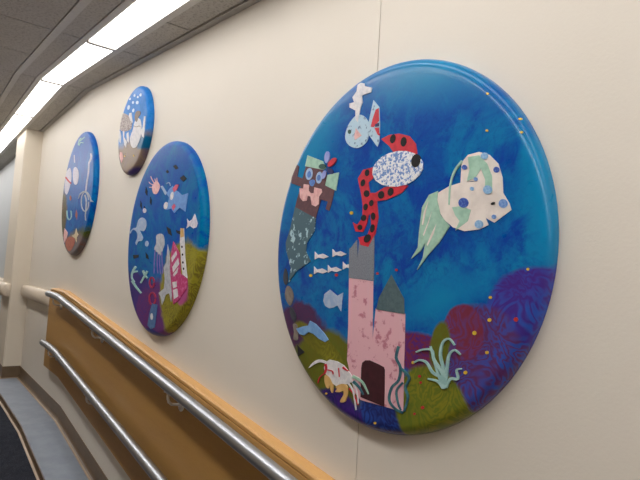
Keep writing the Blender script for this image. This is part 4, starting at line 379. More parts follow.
('B', 'b_loop', 'coil', 'crimson', 2, [(0.0079, -0.2972), (0.0077, -0.2998), (0.0075, -0.3035), (0.007, -0.3074), (0.0059, -0.3107), (0.004, -0.3134), (0.0015, -0.3161), (-0.0013, -0.3185), (-0.0043, -0.3204), (-0.0075, -0.3219), (-0.0108, -0.3231), (-0.0141, -0.3239), (-0.0168, -0.3244), (-0.0194, -0.3245), (-0.0227, -0.3244), (-0.0263, -0.324), (-0.0299, -0.3233), (-0.0337, -0.3222), (-0.0377, -0.3206), (-0.0416, -0.3185), (-0.045, -0.3163), (-0.048, -0.3137), (-0.0507, -0.3107), (-0.0529, -0.3075), (-0.0544, -0.3042), (-0.0553, -0.3009), (-0.0555, -0.2974), (-0.0552, -0.294), (-0.0542, -0.2908), (-0.0527, -0.2877), (-0.0504, -0.2848), (-0.0478, -0.2822), (-0.0449, -0.28), (-0.0417, -0.2782), (-0.0383, -0.2768), (-0.0349, -0.2757), (-0.032, -0.2751), (-0.0293, -0.2748), (-0.0262, -0.2747), (-0.0228, -0.2749), (-0.0195, -0.2754), (-0.0159, -0.2763), (-0.0118, -0.2777), (-0.0079, -0.2795), (-0.0044, -0.2814), (-0.0012, -0.2841), (0.0019, -0.2875), (0.0045, -0.2908), (0.0064, -0.2932), (0.0273, -0.2966), (0.0272, -0.2992), (0.027, -0.303), (0.0265, -0.3072), (0.0251, -0.3112), (0.0227, -0.3147), (0.0197, -0.318), (0.016, -0.3211), (0.0116, -0.3239), (0.0065, -0.3264), (0.0005, -0.3285), (-0.0061, -0.3302), (-0.0135, -0.3314), (-0.0211, -0.3318), (-0.0287, -0.3316), (-0.0358, -0.3309), (-0.0425, -0.3296), (-0.0486, -0.3278), (-0.0541, -0.3256), (-0.0591, -0.323), (-0.0635, -0.3201), (-0.0672, -0.3169), (-0.0704, -0.3134), (-0.0729, -0.3097), (-0.0747, -0.306), (-0.0757, -0.3021), (-0.076, -0.2981), (-0.0756, -0.2942), (-0.0745, -0.2904), (-0.0726, -0.2867), (-0.0699, -0.2832), (-0.0665, -0.2798), (-0.0625, -0.2768), (-0.0576, -0.2741), (-0.052, -0.2718), (-0.0457, -0.2698), (-0.0387, -0.2684), (-0.0311, -0.2676), (-0.0234, -0.2674), (-0.016, -0.2679), (-0.009, -0.269), (-0.0027, -0.2705), (0.0031, -0.2725), (0.0084, -0.2749), (0.0131, -0.2776), (0.0171, -0.281), (0.0206, -0.2848), (0.0233, -0.2882), (0.0252, -0.2905)], None, 'strip'),
('B', 'b_plate', 'blue_slab', 'ray_dark', 2, [(-0.0183, -0.3221), (0.0481, -0.3246), (0.0461, -0.3804), (0.0373, -0.4331), (-0.0115, -0.446), (-0.0573, -0.432), (-0.0474, -0.3815)], 'grey blue paper slab'),
('B', 'b_plate', 'patch', 'white_paper', 3, [(0.01, -0.3838), (0.0044, -0.3746), (-0.0061, -0.3695), (-0.0175, -0.3705), (-0.0255, -0.3773), (-0.0269, -0.3872), (-0.0212, -0.3964), (-0.0106, -0.4014), (0.0008, -0.4003), (0.0086, -0.3936)], None),
('C', 'c_bub0', 'bubble', 'bubble_white', 1, [(0.0839, 0.1433), (0.0828, 0.1499), (0.0735, 0.1567), (0.0594, 0.1612), (0.0457, 0.1616), (0.0379, 0.1577), (0.039, 0.1511), (0.0485, 0.1442), (0.0627, 0.1398), (0.0762, 0.1394)], None),
('C', 'c_bub1', 'bubble', 'bubble_white', 1, [(0.0027, 0.1622), (0.0021, 0.1677), (-0.0052, 0.1733), (-0.0166, 0.1769), (-0.0276, 0.177), (-0.034, 0.1737), (-0.0334, 0.1681), (-0.026, 0.1625), (-0.0146, 0.1589), (-0.0036, 0.1589)], None),
('C', 'c_bub2', 'bubble', 'bubble_white', 1, [(-0.0683, 0.1483), (-0.0678, 0.1568), (-0.0763, 0.1648), (-0.0904, 0.1691), (-0.1048, 0.1681), (-0.1141, 0.1622), (-0.1145, 0.1535), (-0.1059, 0.1456), (-0.0917, 0.1413), (-0.0774, 0.1424)], None),
('C', 'c_bub3', 'bubble', 'bubble_white', 1, [(0.0192, 0.2008), (0.0189, 0.2062), (0.0126, 0.2115), (0.0024, 0.2148), (-0.0076, 0.2148), (-0.0136, 0.2114), (-0.0133, 0.2059), (-0.0069, 0.2006), (0.0033, 0.1973), (0.0132, 0.1974)], None),
('C', 'c_bub4', 'bubble', 'bubble_white', 1, [(0.0206, 0.1113), (0.0209, 0.1183), (0.0142, 0.1247), (0.003, 0.1281), (-0.0085, 0.1271), (-0.0158, 0.1223), (-0.0162, 0.1152), (-0.0094, 0.1088), (0.0019, 0.1055), (0.0133, 0.1065)], None),
('C', 'c_bub5', 'bubble', 'bubble_white', 1, [(0.0773, 0.1783), (0.0769, 0.1826), (0.0712, 0.187), (0.0625, 0.1899), (0.0541, 0.19), (0.0491, 0.1874), (0.0496, 0.183), (0.0553, 0.1786), (0.064, 0.1758), (0.0724, 0.1757)], None),
('C', 'c_bub6', 'bubble', 'bubble_white', 1, [(0.1269, 0.1779), (0.1265, 0.1835), (0.1197, 0.1891), (0.1091, 0.1926), (0.0987, 0.1926), (0.0924, 0.1891), (0.0928, 0.1834), (0.0997, 0.1778), (0.1103, 0.1743), (0.1207, 0.1744)], None),
('C', 'c_bub7', 'bubble', 'bubble_white', 1, [(-0.063, 0.1994), (-0.0629, 0.2041), (-0.0679, 0.2086), (-0.0761, 0.2112), (-0.0844, 0.2109), (-0.0895, 0.2078), (-0.0896, 0.2031), (-0.0845, 0.1986), (-0.0763, 0.196), (-0.0681, 0.1963)], None),
('C', 'c_stone', 'brown_shell', 'brown_grey', 2, [(0.0422, 0.0817), (0.0461, 0.0891), (0.0532, 0.0947), (0.0638, 0.0977), (0.0801, 0.0972), (0.0997, 0.0941), (0.1158, 0.0895), (0.1271, 0.0828), (0.1351, 0.0746), (0.1374, 0.0676), (0.1308, 0.0637), (0.1184, 0.0609), (0.1072, 0.0566), (0.1008, 0.0477), (0.0957, 0.0371), (0.0884, 0.0315), (0.0759, 0.0342), (0.0612, 0.0418), (0.0499, 0.0508), (0.0439, 0.0608), (0.0414, 0.0721)], 'brown paper shell'),
('C', 'c_cl', 'speckled_coral', 'speckle', 1, [(-0.2065, 0.1305), (-0.1804, 0.1406), (-0.0979, 0.111), (-0.0326, 0.0674), (-0.0, 0.043), (-0.009, 0.0092), (-0.0715, 0.0088), (-0.1288, 0.0163), (-0.1995, 0.0324), (-0.2297, 0.0505), (-0.2276, 0.1003)], 'grey speckled paper coral'),
('C', 'c_cl', 'spike', 'white_paper', 2, [(-0.0625, 0.1144), (-0.0254, 0.109), (-0.0079, 0.0743), (0.0128, 0.0405), (-0.031, 0.0611), (-0.0732, 0.0997)], None),
('C', 'c_whale', 'white_whale', 'white_paper', 1, [(0.0276, 0.0023), (0.0338, 0.0158), (0.038, 0.0296), (0.0439, 0.0403), (0.0538, 0.046), (0.0652, 0.0486), (0.0754, 0.0504), (0.0816, 0.0525), (0.0865, 0.0538), (0.095, 0.0522), (0.1108, 0.0473), (0.1301, 0.0396), (0.1468, 0.0285), (0.1591, 0.0116), (0.1689, -0.0087), (0.1757, -0.0254), (0.1793, -0.0349), (0.1799, -0.0411), (0.178, -0.0484), (0.1733, -0.0587), (0.1661, -0.0702), (0.1569, -0.0814), (0.1456, -0.0928), (0.1323, -0.1038), (0.1184, -0.112), (0.1041, -0.1161), (0.0891, -0.1172), (0.0743, -0.1165), (0.0598, -0.1144), (0.0454, -0.1104), (0.0317, -0.1039), (0.0177, -0.0939), (0.0044, -0.0812), (-0.0052, -0.0685), (-0.0099, -0.0565), (-0.0106, -0.0446), (-0.0073, -0.0326), (0.0024, -0.021), (0.016, -0.0095)], 'white paper whale shape'),
('C', 'c_whale', 'line', 'brown_grey', 2, [(0.0341, 0.0174), (0.0437, 0.0142), (0.0574, 0.0096), (0.0729, 0.0048), (0.0875, 0.0013), (0.1004, -0.0002), (0.1119, -0.0003), (0.1218, -0.0003), (0.1295, -0.001), (0.1359, -0.0028), (0.1427, -0.0057), (0.1489, -0.0087), (0.1534, -0.0109), (0.0371, 0.0195), (0.0467, 0.0163), (0.0602, 0.0118), (0.0745, 0.0073), (0.0866, 0.0043), (0.0966, 0.0032), (0.1072, 0.0031), (0.1178, 0.0031), (0.1285, 0.002), (0.139, -0.0009), (0.1476, -0.0044), (0.1542, -0.0077), (0.1586, -0.0098)], None, 'strip'),
('C', 'c_sl', 'white_strip', 'white_paper', 1, [(0.1999, 0.0404), (0.2213, 0.036), (0.2253, -0.0347), (0.2243, -0.0835), (0.1945, -0.071), (0.1682, -0.041), (0.191, -0.0226)], None),
('C', 'c_leg0', 'white_strip', 'white_paper', 1, [(-0.2552, 0.0426), (-0.22, 0.0361), (-0.1908, -0.0003), (-0.1846, -0.0447), (-0.2098, -0.0374), (-0.2361, 0.0014)], None),
('C', 'c_leg1', 'white_strip', 'white_paper', 1, [(-0.1653, 0.0261), (-0.1327, 0.017), (-0.1293, -0.0172), (-0.0688, -0.0579), (-0.0723, -0.0933), (-0.11, -0.0692), (-0.1397, -0.0277)], None),
('C', 'c_leg2', 'white_strip', 'white_paper', 1, [(-0.0858, -0.0067), (-0.0547, -0.0003), (-0.0335, -0.034), (-0.0295, -0.0704), (-0.0647, -0.0525)], None),
('C', 'c_pk', 'pink_coral', 'skin_pink', 1, [(-0.183, -0.1005), (-0.1423, -0.1097), (-0.1135, -0.1474), (-0.1344, -0.1748), (-0.1632, -0.1525), (-0.1902, -0.1241)], None),
('C', 'c_d', 'paint_dot', 'yellow_paint', 1, [(0.0876, -0.1635), (0.0835, -0.1588), (0.0756, -0.1559), (0.0686, -0.1566), (0.0665, -0.1604), (0.0707, -0.1651), (0.0786, -0.1679), (0.0856, -0.1672)], None),
('C', 'c_d', 'paint_dot', 'yellow_paint', 1, [(-0.0761, -0.1419), (-0.0806, -0.137), (-0.0892, -0.134), (-0.0969, -0.1346), (-0.0991, -0.1386), (-0.0945, -0.1435), (-0.0859, -0.1465), (-0.0783, -0.1458)], None),
('D', 'd_foam', 'foam_stroke', 'coral_green', 1, [(-0.051, 0.3768), (-0.0503, 0.3837), (-0.0493, 0.3937), (-0.0464, 0.4037), (-0.0405, 0.4111), (-0.0291, 0.4151), (-0.0127, 0.4177), (0.0039, 0.4194), (0.0154, 0.4207), (-0.0867, 0.3838), (-0.0848, 0.3905), (-0.0825, 0.4004), (-0.0782, 0.4108), (-0.0699, 0.4189), (-0.0544, 0.4236), (-0.0347, 0.4262), (-0.0164, 0.4275), (-0.004, 0.4285)], None, 'strip'),
('D', 'd_foam', 'foam_stroke', 'coral_green', 1, [(-0.0263, 0.4001), (-0.0132, 0.401), (0.0058, 0.4022), (0.0269, 0.4035), (0.0467, 0.4048), (0.0664, 0.406), (0.087, 0.4073), (0.1052, 0.4085), (0.1177, 0.4093), (-0.0513, 0.4109), (-0.0372, 0.4114), (-0.0172, 0.4122), (0.0049, 0.4131), (0.0257, 0.414), (0.0464, 0.4148), (0.068, 0.4157), (0.0872, 0.4165), (0.1006, 0.417)], None, 'strip'),
('D', 'd_foam', 'foam_stroke', 'coral_green', 1, [(-0.0227, 0.3682), (-0.019, 0.3725), (-0.0139, 0.3786), (-0.0067, 0.3838), (0.0012, 0.3857), (0.0151, 0.3839), (0.0401, 0.3789), (0.0662, 0.3729), (0.0847, 0.3687), (-0.0573, 0.3763), (-0.0524, 0.3803), (-0.0458, 0.3864), (-0.0354, 0.3923), (-0.0166, 0.3949), (0.0129, 0.3913), (0.0438, 0.3848), (0.071, 0.3782), (0.0889, 0.3739)], None, 'strip'),
('D', 'd_strand', 'strand', 'lilac_white', 1, [(0.3028, 0.2595), (0.3081, 0.2542), (0.3156, 0.2468), (0.3223, 0.2392), (0.3255, 0.2328), (0.3245, 0.2276), (0.3207, 0.2223), (0.3152, 0.2171), (0.3097, 0.2122), (0.3037, 0.2088), (0.2954, 0.2061), (0.2865, 0.2013), (0.2812, 0.193), (0.2807, 0.1796), (0.2831, 0.1627), (0.2862, 0.1456), (0.2879, 0.1314), (0.2876, 0.1215), (0.2867, 0.114), (0.2851, 0.1069), (0.2831, 0.0985), (0.2804, 0.0886), (0.277, 0.0782), (0.2735, 0.0669), (0.2706, 0.0545), (0.2682, 0.0392), (0.2661, 0.0219), (0.2644, 0.0059), (0.2633, -0.0052), (0.3478, 0.2552), (0.3526, 0.2501), (0.3599, 0.2425), (0.3669, 0.2339), (0.3704, 0.2258), (0.3688, 0.2189), (0.3641, 0.2128), (0.358, 0.2073), (0.3515, 0.202), (0.3434, 0.1978), (0.3348, 0.1951), (0.3283, 0.192), (0.3237, 0.1855), (0.3229, 0.1732), (0.3249, 0.1568), (0.3275, 0.1398), (0.3287, 0.1256), (0.3281, 0.1155), (0.3267, 0.1078), (0.3248, 0.1006), (0.3224, 0.0923), (0.3193, 0.0826), (0.3156, 0.0722), (0.3117, 0.0612), (0.3085, 0.0491), (0.3057, 0.0342), (0.3033, 0.017), (0.3012, 0.0012), (0.2997, -0.0097)], 'long white beaded strand', 'strip'),
('D', 'd_strand', 'loop', 'pale_grey', 1, [(0.3747, -0.0931), (0.375, -0.0992), (0.3756, -0.108), (0.3754, -0.1174), (0.3733, -0.1254), (0.369, -0.1318), (0.3631, -0.1378), (0.356, -0.143), (0.3481, -0.1471), (0.3393, -0.15), (0.3297, -0.152), (0.3202, -0.1531), (0.3118, -0.1532), (0.3035, -0.1526), (0.2935, -0.151), (0.2824, -0.1484), (0.2711, -0.1449), (0.2596, -0.1402), (0.2476, -0.1343), (0.2361, -0.1275), (0.2259, -0.1203), (0.2167, -0.1124), (0.2085, -0.1037), (0.2016, -0.0948), (0.1965, -0.0859), (0.1931, -0.0771), (0.1914, -0.0682), (0.1913, -0.0595), (0.1929, -0.0516), (0.1963, -0.0444), (0.2015, -0.0376), (0.2081, -0.0317), (0.2157, -0.027), (0.2245, -0.0234), (0.2343, -0.0208), (0.2443, -0.0192), (0.2533, -0.0187), (0.2618, -0.0191), (0.2713, -0.0203), (0.2817, -0.0224), (0.2924, -0.0255), (0.3037, -0.0297), (0.3156, -0.0351), (0.3271, -0.0414), (0.3375, -0.0481), (0.3471, -0.0563), (0.3561, -0.0659), (0.3638, -0.0749), (0.3692, -0.0811), (0.4014, -0.0956), (0.4017, -0.1017), (0.4023, -0.1105), (0.4021, -0.1202), (0.3999, -0.1286), (0.3953, -0.1356), (0.3891, -0.142), (0.3813, -0.1477), (0.3722, -0.1524), (0.3613, -0.1561), (0.3485, -0.1588), (0.3339, -0.1604), (0.3175, -0.1607), (0.2999, -0.1593), (0.2825, -0.1566), (0.2659, -0.1527), (0.2506, -0.148), (0.2364, -0.1423), (0.2228, -0.1356), (0.2101, -0.1282), (0.1989, -0.1203), (0.189, -0.1118), (0.1803, -0.1027), (0.173, -0.0933), (0.1676, -0.084), (0.164, -0.0748), (0.1621, -0.0654), (0.162, -0.0563), (0.1637, -0.0479), (0.1674, -0.0402), (0.173, -0.033), (0.1802, -0.0266), (0.1889, -0.0213), (0.1994, -0.017), (0.2117, -0.0138), (0.2257, -0.0116), (0.2415, -0.0108), (0.259, -0.0116), (0.2769, -0.0139), (0.2942, -0.0175), (0.3101, -0.022), (0.3247, -0.0274), (0.3385, -0.0337), (0.3513, -0.0407), (0.3627, -0.0482), (0.373, -0.057), (0.3823, -0.0669), (0.3899, -0.0759), (0.3952, -0.0821)], None, 'strip'),
('D', 'd_strand', 'loop', 'pale_grey', 2, [(0.2636, -0.0053), (0.2509, -0.0049), (0.2317, -0.0042), (0.2091, -0.0038), (0.1874, -0.0045), (0.1676, -0.0062), (0.148, -0.0088), (0.1295, -0.0124), (0.1135, -0.0172), (0.101, -0.0242), (0.0912, -0.0327), (0.0839, -0.0408), (0.0788, -0.0463), (0.2731, -0.0147), (0.2599, -0.014), (0.2416, -0.0131), (0.2223, -0.0126), (0.2046, -0.0129), (0.1875, -0.0142), (0.1695, -0.0163), (0.1527, -0.0192), (0.1385, -0.023), (0.1267, -0.029), (0.1166, -0.037), (0.1084, -0.0447), (0.1024, -0.0501)], None, 'strip'),
('D', 'd_strand', 'loop', 'pale_grey', 2, [(0.2607, -0.013), (0.2765, -0.0167), (0.2984, -0.0218), (0.3211, -0.0276), (0.3407, -0.0339), (0.3582, -0.0413), (0.3757, -0.05), (0.3918, -0.059), (0.4054, -0.0675), (0.4165, -0.0761), (0.4256, -0.085), (0.4329, -0.093), (0.4382, -0.0986), (0.2759, -0.007), (0.291, -0.0109), (0.3133, -0.0164), (0.3385, -0.0232), (0.3614, -0.031), (0.3808, -0.0395), (0.3986, -0.0488), (0.4146, -0.0583), (0.4281, -0.0674), (0.439, -0.0765), (0.4476, -0.0857), (0.454, -0.0938), (0.4584, -0.0993)], None, 'strip'),
('D', 'd_strand', 'tail', 'pale_grey', 2, [(0.2516, -0.0361), (0.2628, -0.0447), (0.2787, -0.0566), (0.2945, -0.0704), (0.3059, -0.0846), (0.3118, -0.1005), (0.3145, -0.1186), (0.3155, -0.1364), (0.3164, -0.1516), (0.3168, -0.1631), (0.316, -0.1724), (0.3155, -0.1807), (0.3167, -0.1889), (0.3206, -0.1976), (0.326, -0.2059), (0.3319, -0.2131), (0.3371, -0.2187), (0.3421, -0.2223), (0.3496, -0.2248), (0.356, -0.2256), (0.3575, -0.2258), (0.2859, -0.0366), (0.2961, -0.0451), (0.3113, -0.0571), (0.3268, -0.0715), (0.3381, -0.0866), (0.3433, -0.1031), (0.3452, -0.1213), (0.3454, -0.1391), (0.3454, -0.1541), (0.345, -0.1656), (0.3434, -0.1749), (0.3421, -0.1828), (0.3424, -0.1905), (0.3452, -0.1986), (0.3496, -0.2065), (0.3544, -0.2135), (0.3585, -0.2187), (0.3612, -0.2211), (0.361, -0.2212), (0.3608, -0.221), (0.3636, -0.2216)], None, 'strip'),
('D', 'd_fly', 'butterfly_fish', 'lilac_white', 1, [(-0.3874, 0.2092), (-0.3542, 0.2217), (-0.3101, 0.2306), (-0.2714, 0.2288), (-0.2419, 0.2101), (-0.2174, 0.1812), (-0.2018, 0.1535), (-0.1966, 0.1311), (-0.2001, 0.1097), (-0.211, 0.0881), (-0.2317, 0.0629), (-0.2603, 0.0372), (-0.2887, 0.0204), (-0.3156, 0.0175), (-0.3424, 0.0238), (-0.3653, 0.034), (-0.3834, 0.0465), (-0.3975, 0.0628), (-0.4063, 0.0823), (-0.4081, 0.1068), (-0.4045, 0.1345), (-0.4003, 0.1591), (-0.4004, 0.1789), (-0.3998, 0.1957)], 'white paper butterfly shape'),
('D', 'd_fly', 'wing', 'lilac_white', 1, [(-0.1582, 0.1979), (-0.1457, 0.21), (-0.1242, 0.2155), (-0.099, 0.2149), (-0.0684, 0.2074), (-0.0343, 0.1941), (-0.0063, 0.1789), (0.0134, 0.1626), (0.0275, 0.1444), (0.0344, 0.1263), (0.0331, 0.1067), (0.0247, 0.087), (0.0098, 0.0734), (-0.0142, 0.0685), (-0.045, 0.0697), (-0.0737, 0.0756), (-0.0976, 0.0865), (-0.1192, 0.1022), (-0.1363, 0.1214), (-0.1497, 0.1467), (-0.1585, 0.1756)], None),
('D', 'd_fly', 'wing', 'lilac_white', 1, [(-0.1854, 0.32), (-0.1798, 0.3066), (-0.1709, 0.2871), (-0.162, 0.2676), (-0.1565, 0.2543), (-0.1586, 0.3164), (-0.1498, 0.3026), (-0.1377, 0.2827), (-0.1256, 0.2629), (-0.1169, 0.2494)], None, 'strip'),
('D', 'd_fly', 'red_mark', 'red_paper', 2, [(-0.4253, 0.1686), (-0.4067, 0.1616), (-0.3805, 0.1515), (-0.3506, 0.1403), (-0.3211, 0.1296), (-0.2902, 0.1191), (-0.2571, 0.1083), (-0.2278, 0.0989), (-0.2075, 0.0925), (-0.3839, 0.1712), (-0.3663, 0.1642), (-0.3413, 0.1542), (-0.3133, 0.1432), (-0.2863, 0.1331), (-0.2578, 0.1231), (-0.2264, 0.1125), (-0.1982, 0.1031), (-0.1787, 0.0966)], None, 'strip'),
('D', 'd_u', 'pale_weed', 'coral_green', 1, [(-0.2701, -0.1149), (-0.2646, -0.1249), (-0.2571, -0.1393), (-0.2471, -0.1547), (-0.2342, -0.1677), (-0.2169, -0.178), (-0.1961, -0.1871), (-0.1723, -0.1943), (-0.1421, -0.1986), (-0.114, -0.1973), (-0.0926, -0.1924), (-0.0763, -0.1853), (-0.0677, -0.1763), (-0.0703, -0.1641), (-0.0806, -0.1491), (-0.0927, -0.1349), (-0.1008, -0.1251), (-0.229, -0.1172), (-0.224, -0.1271), (-0.2171, -0.1412), (-0.208, -0.156), (-0.1969, -0.1677), (-0.1828, -0.1764), (-0.1661, -0.1839), (-0.151, -0.1887), (-0.1454, -0.1899), (-0.1379, -0.1893), (-0.1227, -0.186), (-0.109, -0.1803), (-0.1016, -0.1732), (-0.1037, -0.1624), (-0.1134, -0.1479), (-0.1251, -0.1338), (-0.1329, -0.1239)], None, 'strip'),
('D', 'd_star', 'sea_star', 'cream_paper', 1, [(0.103, -0.269), (0.136, -0.3009), (0.1811, -0.3174), (0.1407, -0.3392), (0.1472, -0.3736), (0.0895, -0.3419), (-0.012, -0.3239), (0.0781, -0.3107)], 'cream paper star'),
('D', 'd_tri', 'pink_shell', 'skin_pink', 1, [(-0.2757, -0.255), (-0.145, -0.2963), (-0.1738, -0.336), (-0.2328, -0.3716), (-0.2797, -0.3254)], None),
('D', 'd_orange', 'orange_coral', 'orange_paper', 1, [(-0.141, -0.3327), (-0.0846, -0.329), (-0.0154, -0.3292), (0.0393, -0.333), (0.0718, -0.3406), (0.0915, -0.3518), (0.0981, -0.3652), (0.0884, -0.3825), (0.0657, -0.4024), (0.0395, -0.4186), (0.0122, -0.4292), (-0.0188, -0.4361), (-0.0503, -0.4377), (-0.0831, -0.4323), (-0.1165, -0.4215), (-0.1452, -0.4093), (-0.1693, -0.3963), (-0.1884, -0.382), (-0.1958, -0.3681), (-0.1902, -0.3545), (-0.1729, -0.3416)], None),
('D', 'd_weed', 'orange_weed', 'orange_paper', 1, [(0.0514, -0.1273), (0.1008, -0.1615), (0.1018, -0.2064), (0.037, -0.1735)], None),
('D', 'd_dot', 'paint_dot', 'orange_paper', 1, [(-0.1376, -0.0256), (-0.1523, -0.0099), (-0.1768, -0.0018), (-0.1967, -0.0061), (-0.2002, -0.0204), (-0.1852, -0.0362), (-0.1607, -0.0441), (-0.1411, -0.0397)], None),
]
BLOBS = [
('A', 0.1441, 0.419, 0.1956, 0.0667, 10, 'a_teal', 'a_teal', 1, 0.7, 0.35),
('A', 0.4679, 0.0757, 0.037, 0.1762, -8, 'a_teal', 'a_teal', 1, 0.6, 0.3),
('A', -0.3169, 0.2798, 0.0744, 0.1932, 35, 'a_teal', 'a_teal', 1, 0.7, 0.3),
('A', 0.2215, -0.134, 0.1148, 0.0361, -20, 'a_teal', 'a_teal', 1, 0.9, 0.5),
('A', -0.3061, -0.3273, 0.164, 0.1476, 20, 'a_purple_dk', 'a_plum', 1, 0.06, 0.22),
('A', 0.163, -0.2594, 0.1228, 0.046, 0, 'a_red', 'a_violet', 1, 0.1, 0.2),
('A', 0.0908, -0.445, 0.249, 0.1169, 0, 'a_navy', 'a_blue2', 1, 0.06, 0.15),
('A', -0.2086, -0.407, 0.2039, 0.1445, -30, 'a_olive', 'a_green', 1, 0.06, 0.15),
('A', -0.2204, -0.2862, 0.1226, 0.0284, 20, 'a_olive', 'a_yellow', 1, 0.1, 0.2),
('A', -0.123, -0.4983, 0.1266, 0.0944, 0, 'a_violet', 'a_navy', 1, 0.06, 0.15),
('A', 0.4558, -0.1847, 0.1193, 0.1365, 0, 'a_violet', 'a_blue2', 1, 0.04, 0.12),
('A', 0.3355, -0.2819, 0.1097, 0.1469, 0, 'a_plum', 'a_blue2', 1, 0.05, 0.15),
('A', 0.2883, -0.1984, 0.0523, 0.0598, 0, 'a_red', 'a_violet2', 1, 0.05, 0.15),
('A', 0.227, -0.2346, 0.0283, 0.0531, 10, 'a_olive', 'a_green', 1, 0.1, 0.2),
('A', 0.2067, -0.3873, 0.1066, 0.103, 0, 'a_green', 'a_yellow', 1, 0.05, 0.1),
('B', -0.2941, -0.3777, 0.3396, 0.2056, 0, 'b_purple', 'b_navy', 1, 0.08, 0.2),
('B', 0.0551, -0.4052, 0.3015, 0.1941, 0, 'b_plum', 'b_purple', 1, 0.08, 0.3),
('B', 0.3753, -0.2704, 0.3174, 0.2369, 18, 'b_yellow', 'b_olive', 1, 0.06, 0.15),
('B', 0.565, -0.2978, 0.1431, 0.2207, 12, 'b_olive', 'b_dkgreen', 1, 0.06, 0.2),
('B', 0.3165, -0.2393, 0.064, 0.0693, 20, 'b_pink', 'b_pink', 1, 0.1, 0.2),
('B', -0.0185, -0.4898, 0.1836, 0.0468, 0, 'b_navy', 'b_navy', 1, 0.1, 0.2),
('C', 0.0392, -0.2157, 0.714, 0.1622, 0, 'c_sand', 'c_gold', 1, 0.15, 0.25),
('C', 0.3266, -0.2747, 0.1374, 0.232, 10, 'c_purple', 'c_violet', 1, 0.2, 0.2),
('C', 0.127, -0.2951, 0.2722, 0.0698, -5, 'c_purple', 'c_violet', 1, 0.15, 0.2),
('C', 0.2104, -0.1045, 0.0981, 0.0349, 0, 'c_teal', 'c_teal', 1, 0.2, 0.2),
('D', 0.2904, -0.5154, 0.6027, 0.2391, 0, 'd_olive', 'd_green', 1, 0.1, 0.2),
('D', 0.0755, -0.4, 0.2997, 0.1042, 0, 'd_grey', 'd_orange', 1, 0.15, 0.3),
('D', -0.4574, -0.2217, 0.2208, 0.2855, 0, 'd_olive', 'd_orange', 1, 0.15, 0.3),
]


DISCS = {'A': (-1.022, .0994, .4797), 'B': (-2.5515, .1492, .4764), 'C': (-3.1198, .7876, .261), 'D': (-4.3175, .5247, .4701)}
BASE = {'A': ((0, 82, 164), (0, 122, 176), (0, 62, 158)), 'B': ((0, 88, 168), (0, 118, 166), (0, 70, 168)),
        'C': ((44, 124, 208), (64, 142, 214), (0, 116, 196)), 'D': ((0, 86, 172), (0, 114, 184), (6, 70, 162))}
T, FR, FD = .035, .026, .0245

def board_mat(d):
    t = NT('painted_board'); co = t.coord(); R = DISCS[d][2]
    a, b, c = BASE[d]
    n1 = t.noise(co, 3.2, 6, .65, 1.2); n2 = t.noise(co, 13, 5, .7, 1.6); n3 = t.noise(co, 6, 5, .7, 2.5)
    col = t.mix(t.ramp01(n1, .44, .62), lin(a), lin(b))
    col = t.mix(t.ramp01(n3, .48, .64), col, lin(c))
    col = t.mix(t.math('MULTIPLY', t.ramp01(n2, .52, .68), .5), col, lin(b))
    n4 = t.noise(co, 30, 4, .7, 3)
    col = t.mix(t.math('MULTIPLY', t.ramp01(n4, .5, .66), .4), col, lin(tuple(v * .86 for v in c)))
    # swirled brush pattern for the painted mounds
    nz = t.node('ShaderNodeTexNoise'); t.l.new(co, nz.inputs[0]); nz.inputs['Scale'].default_value = 13; nz.inputs['Detail'].default_value = 3; nz.inputs['Distortion'].default_value = .6
    sw = t.math('SINE', t.math('MULTIPLY', nz.outputs['Fac'], 80)); sw = t.ramp01(sw, -1.3, 1.1)
    sw = t.math('MULTIPLY', sw, t.ramp01(t.noise(co, 9, 4), .25, .62))
    sep = t.node('ShaderNodeSeparateXYZ'); t.l.new(co, sep.inputs[0]); X, Z = sep.outputs[0], sep.outputs[2]
    e1 = t.math('SUBTRACT', t.noise(co, 14, 3, .6), .5)
    for (dd, cx, cz, rx, rz, rot, ca, cb, sc, soft, amp) in BLOBS:
        if dd != d: continue
        r = math.radians(-rot); cs, sn = math.cos(r), math.sin(r)
        u = t.math('SUBTRACT', X, cx); v = t.math('SUBTRACT', Z, cz)
        p = t.math('ADD', t.math('MULTIPLY', u, cs / rx), t.math('MULTIPLY', v, sn / rx))
        q = t.math('ADD', t.math('MULTIPLY', u, -sn / rz), t.math('MULTIPLY', v, cs / rz))
        D = t.math('SQRT', t.math('ADD', t.math('MULTIPLY', p, p), t.math('MULTIPLY', q, q)))
        D = t.math('ADD', D, t.math('MULTIPLY', e1, amp * 2))
        mk = t.ramp01(D, 1 + soft, 1 - soft)
        col = t.mix(mk, col, t.mix(sw, lin(PAINT[ca]), lin(PAINT[cb])))
    t.base(col); t.rough(t.math('ADD', .22, t.math('MULTIPLY', n2, .16)))
    t.b.inputs['Specular IOR Level'].default_value = .14 if d == 'A' else .06
    t.b.inputs['Coat Weight'].default_value = .35 if d == 'A' else .04; t.b.inputs['Coat Roughness'].default_value = .18 if d == 'A' else .3
    t.bump(t.math('ADD', n2, t.math('MULTIPLY', sw, .3)), .12, .002)
    return t.m

def depth(d, x, z):
    R = DISCS[d][2]; rr = math.hypot(x, z); k = rr - (R - FR)
    if k <= 0: return T
    k = min(k / FR, 1)
    return (T - FD) + FD * math.sqrt(max(0, 1 - k * k))

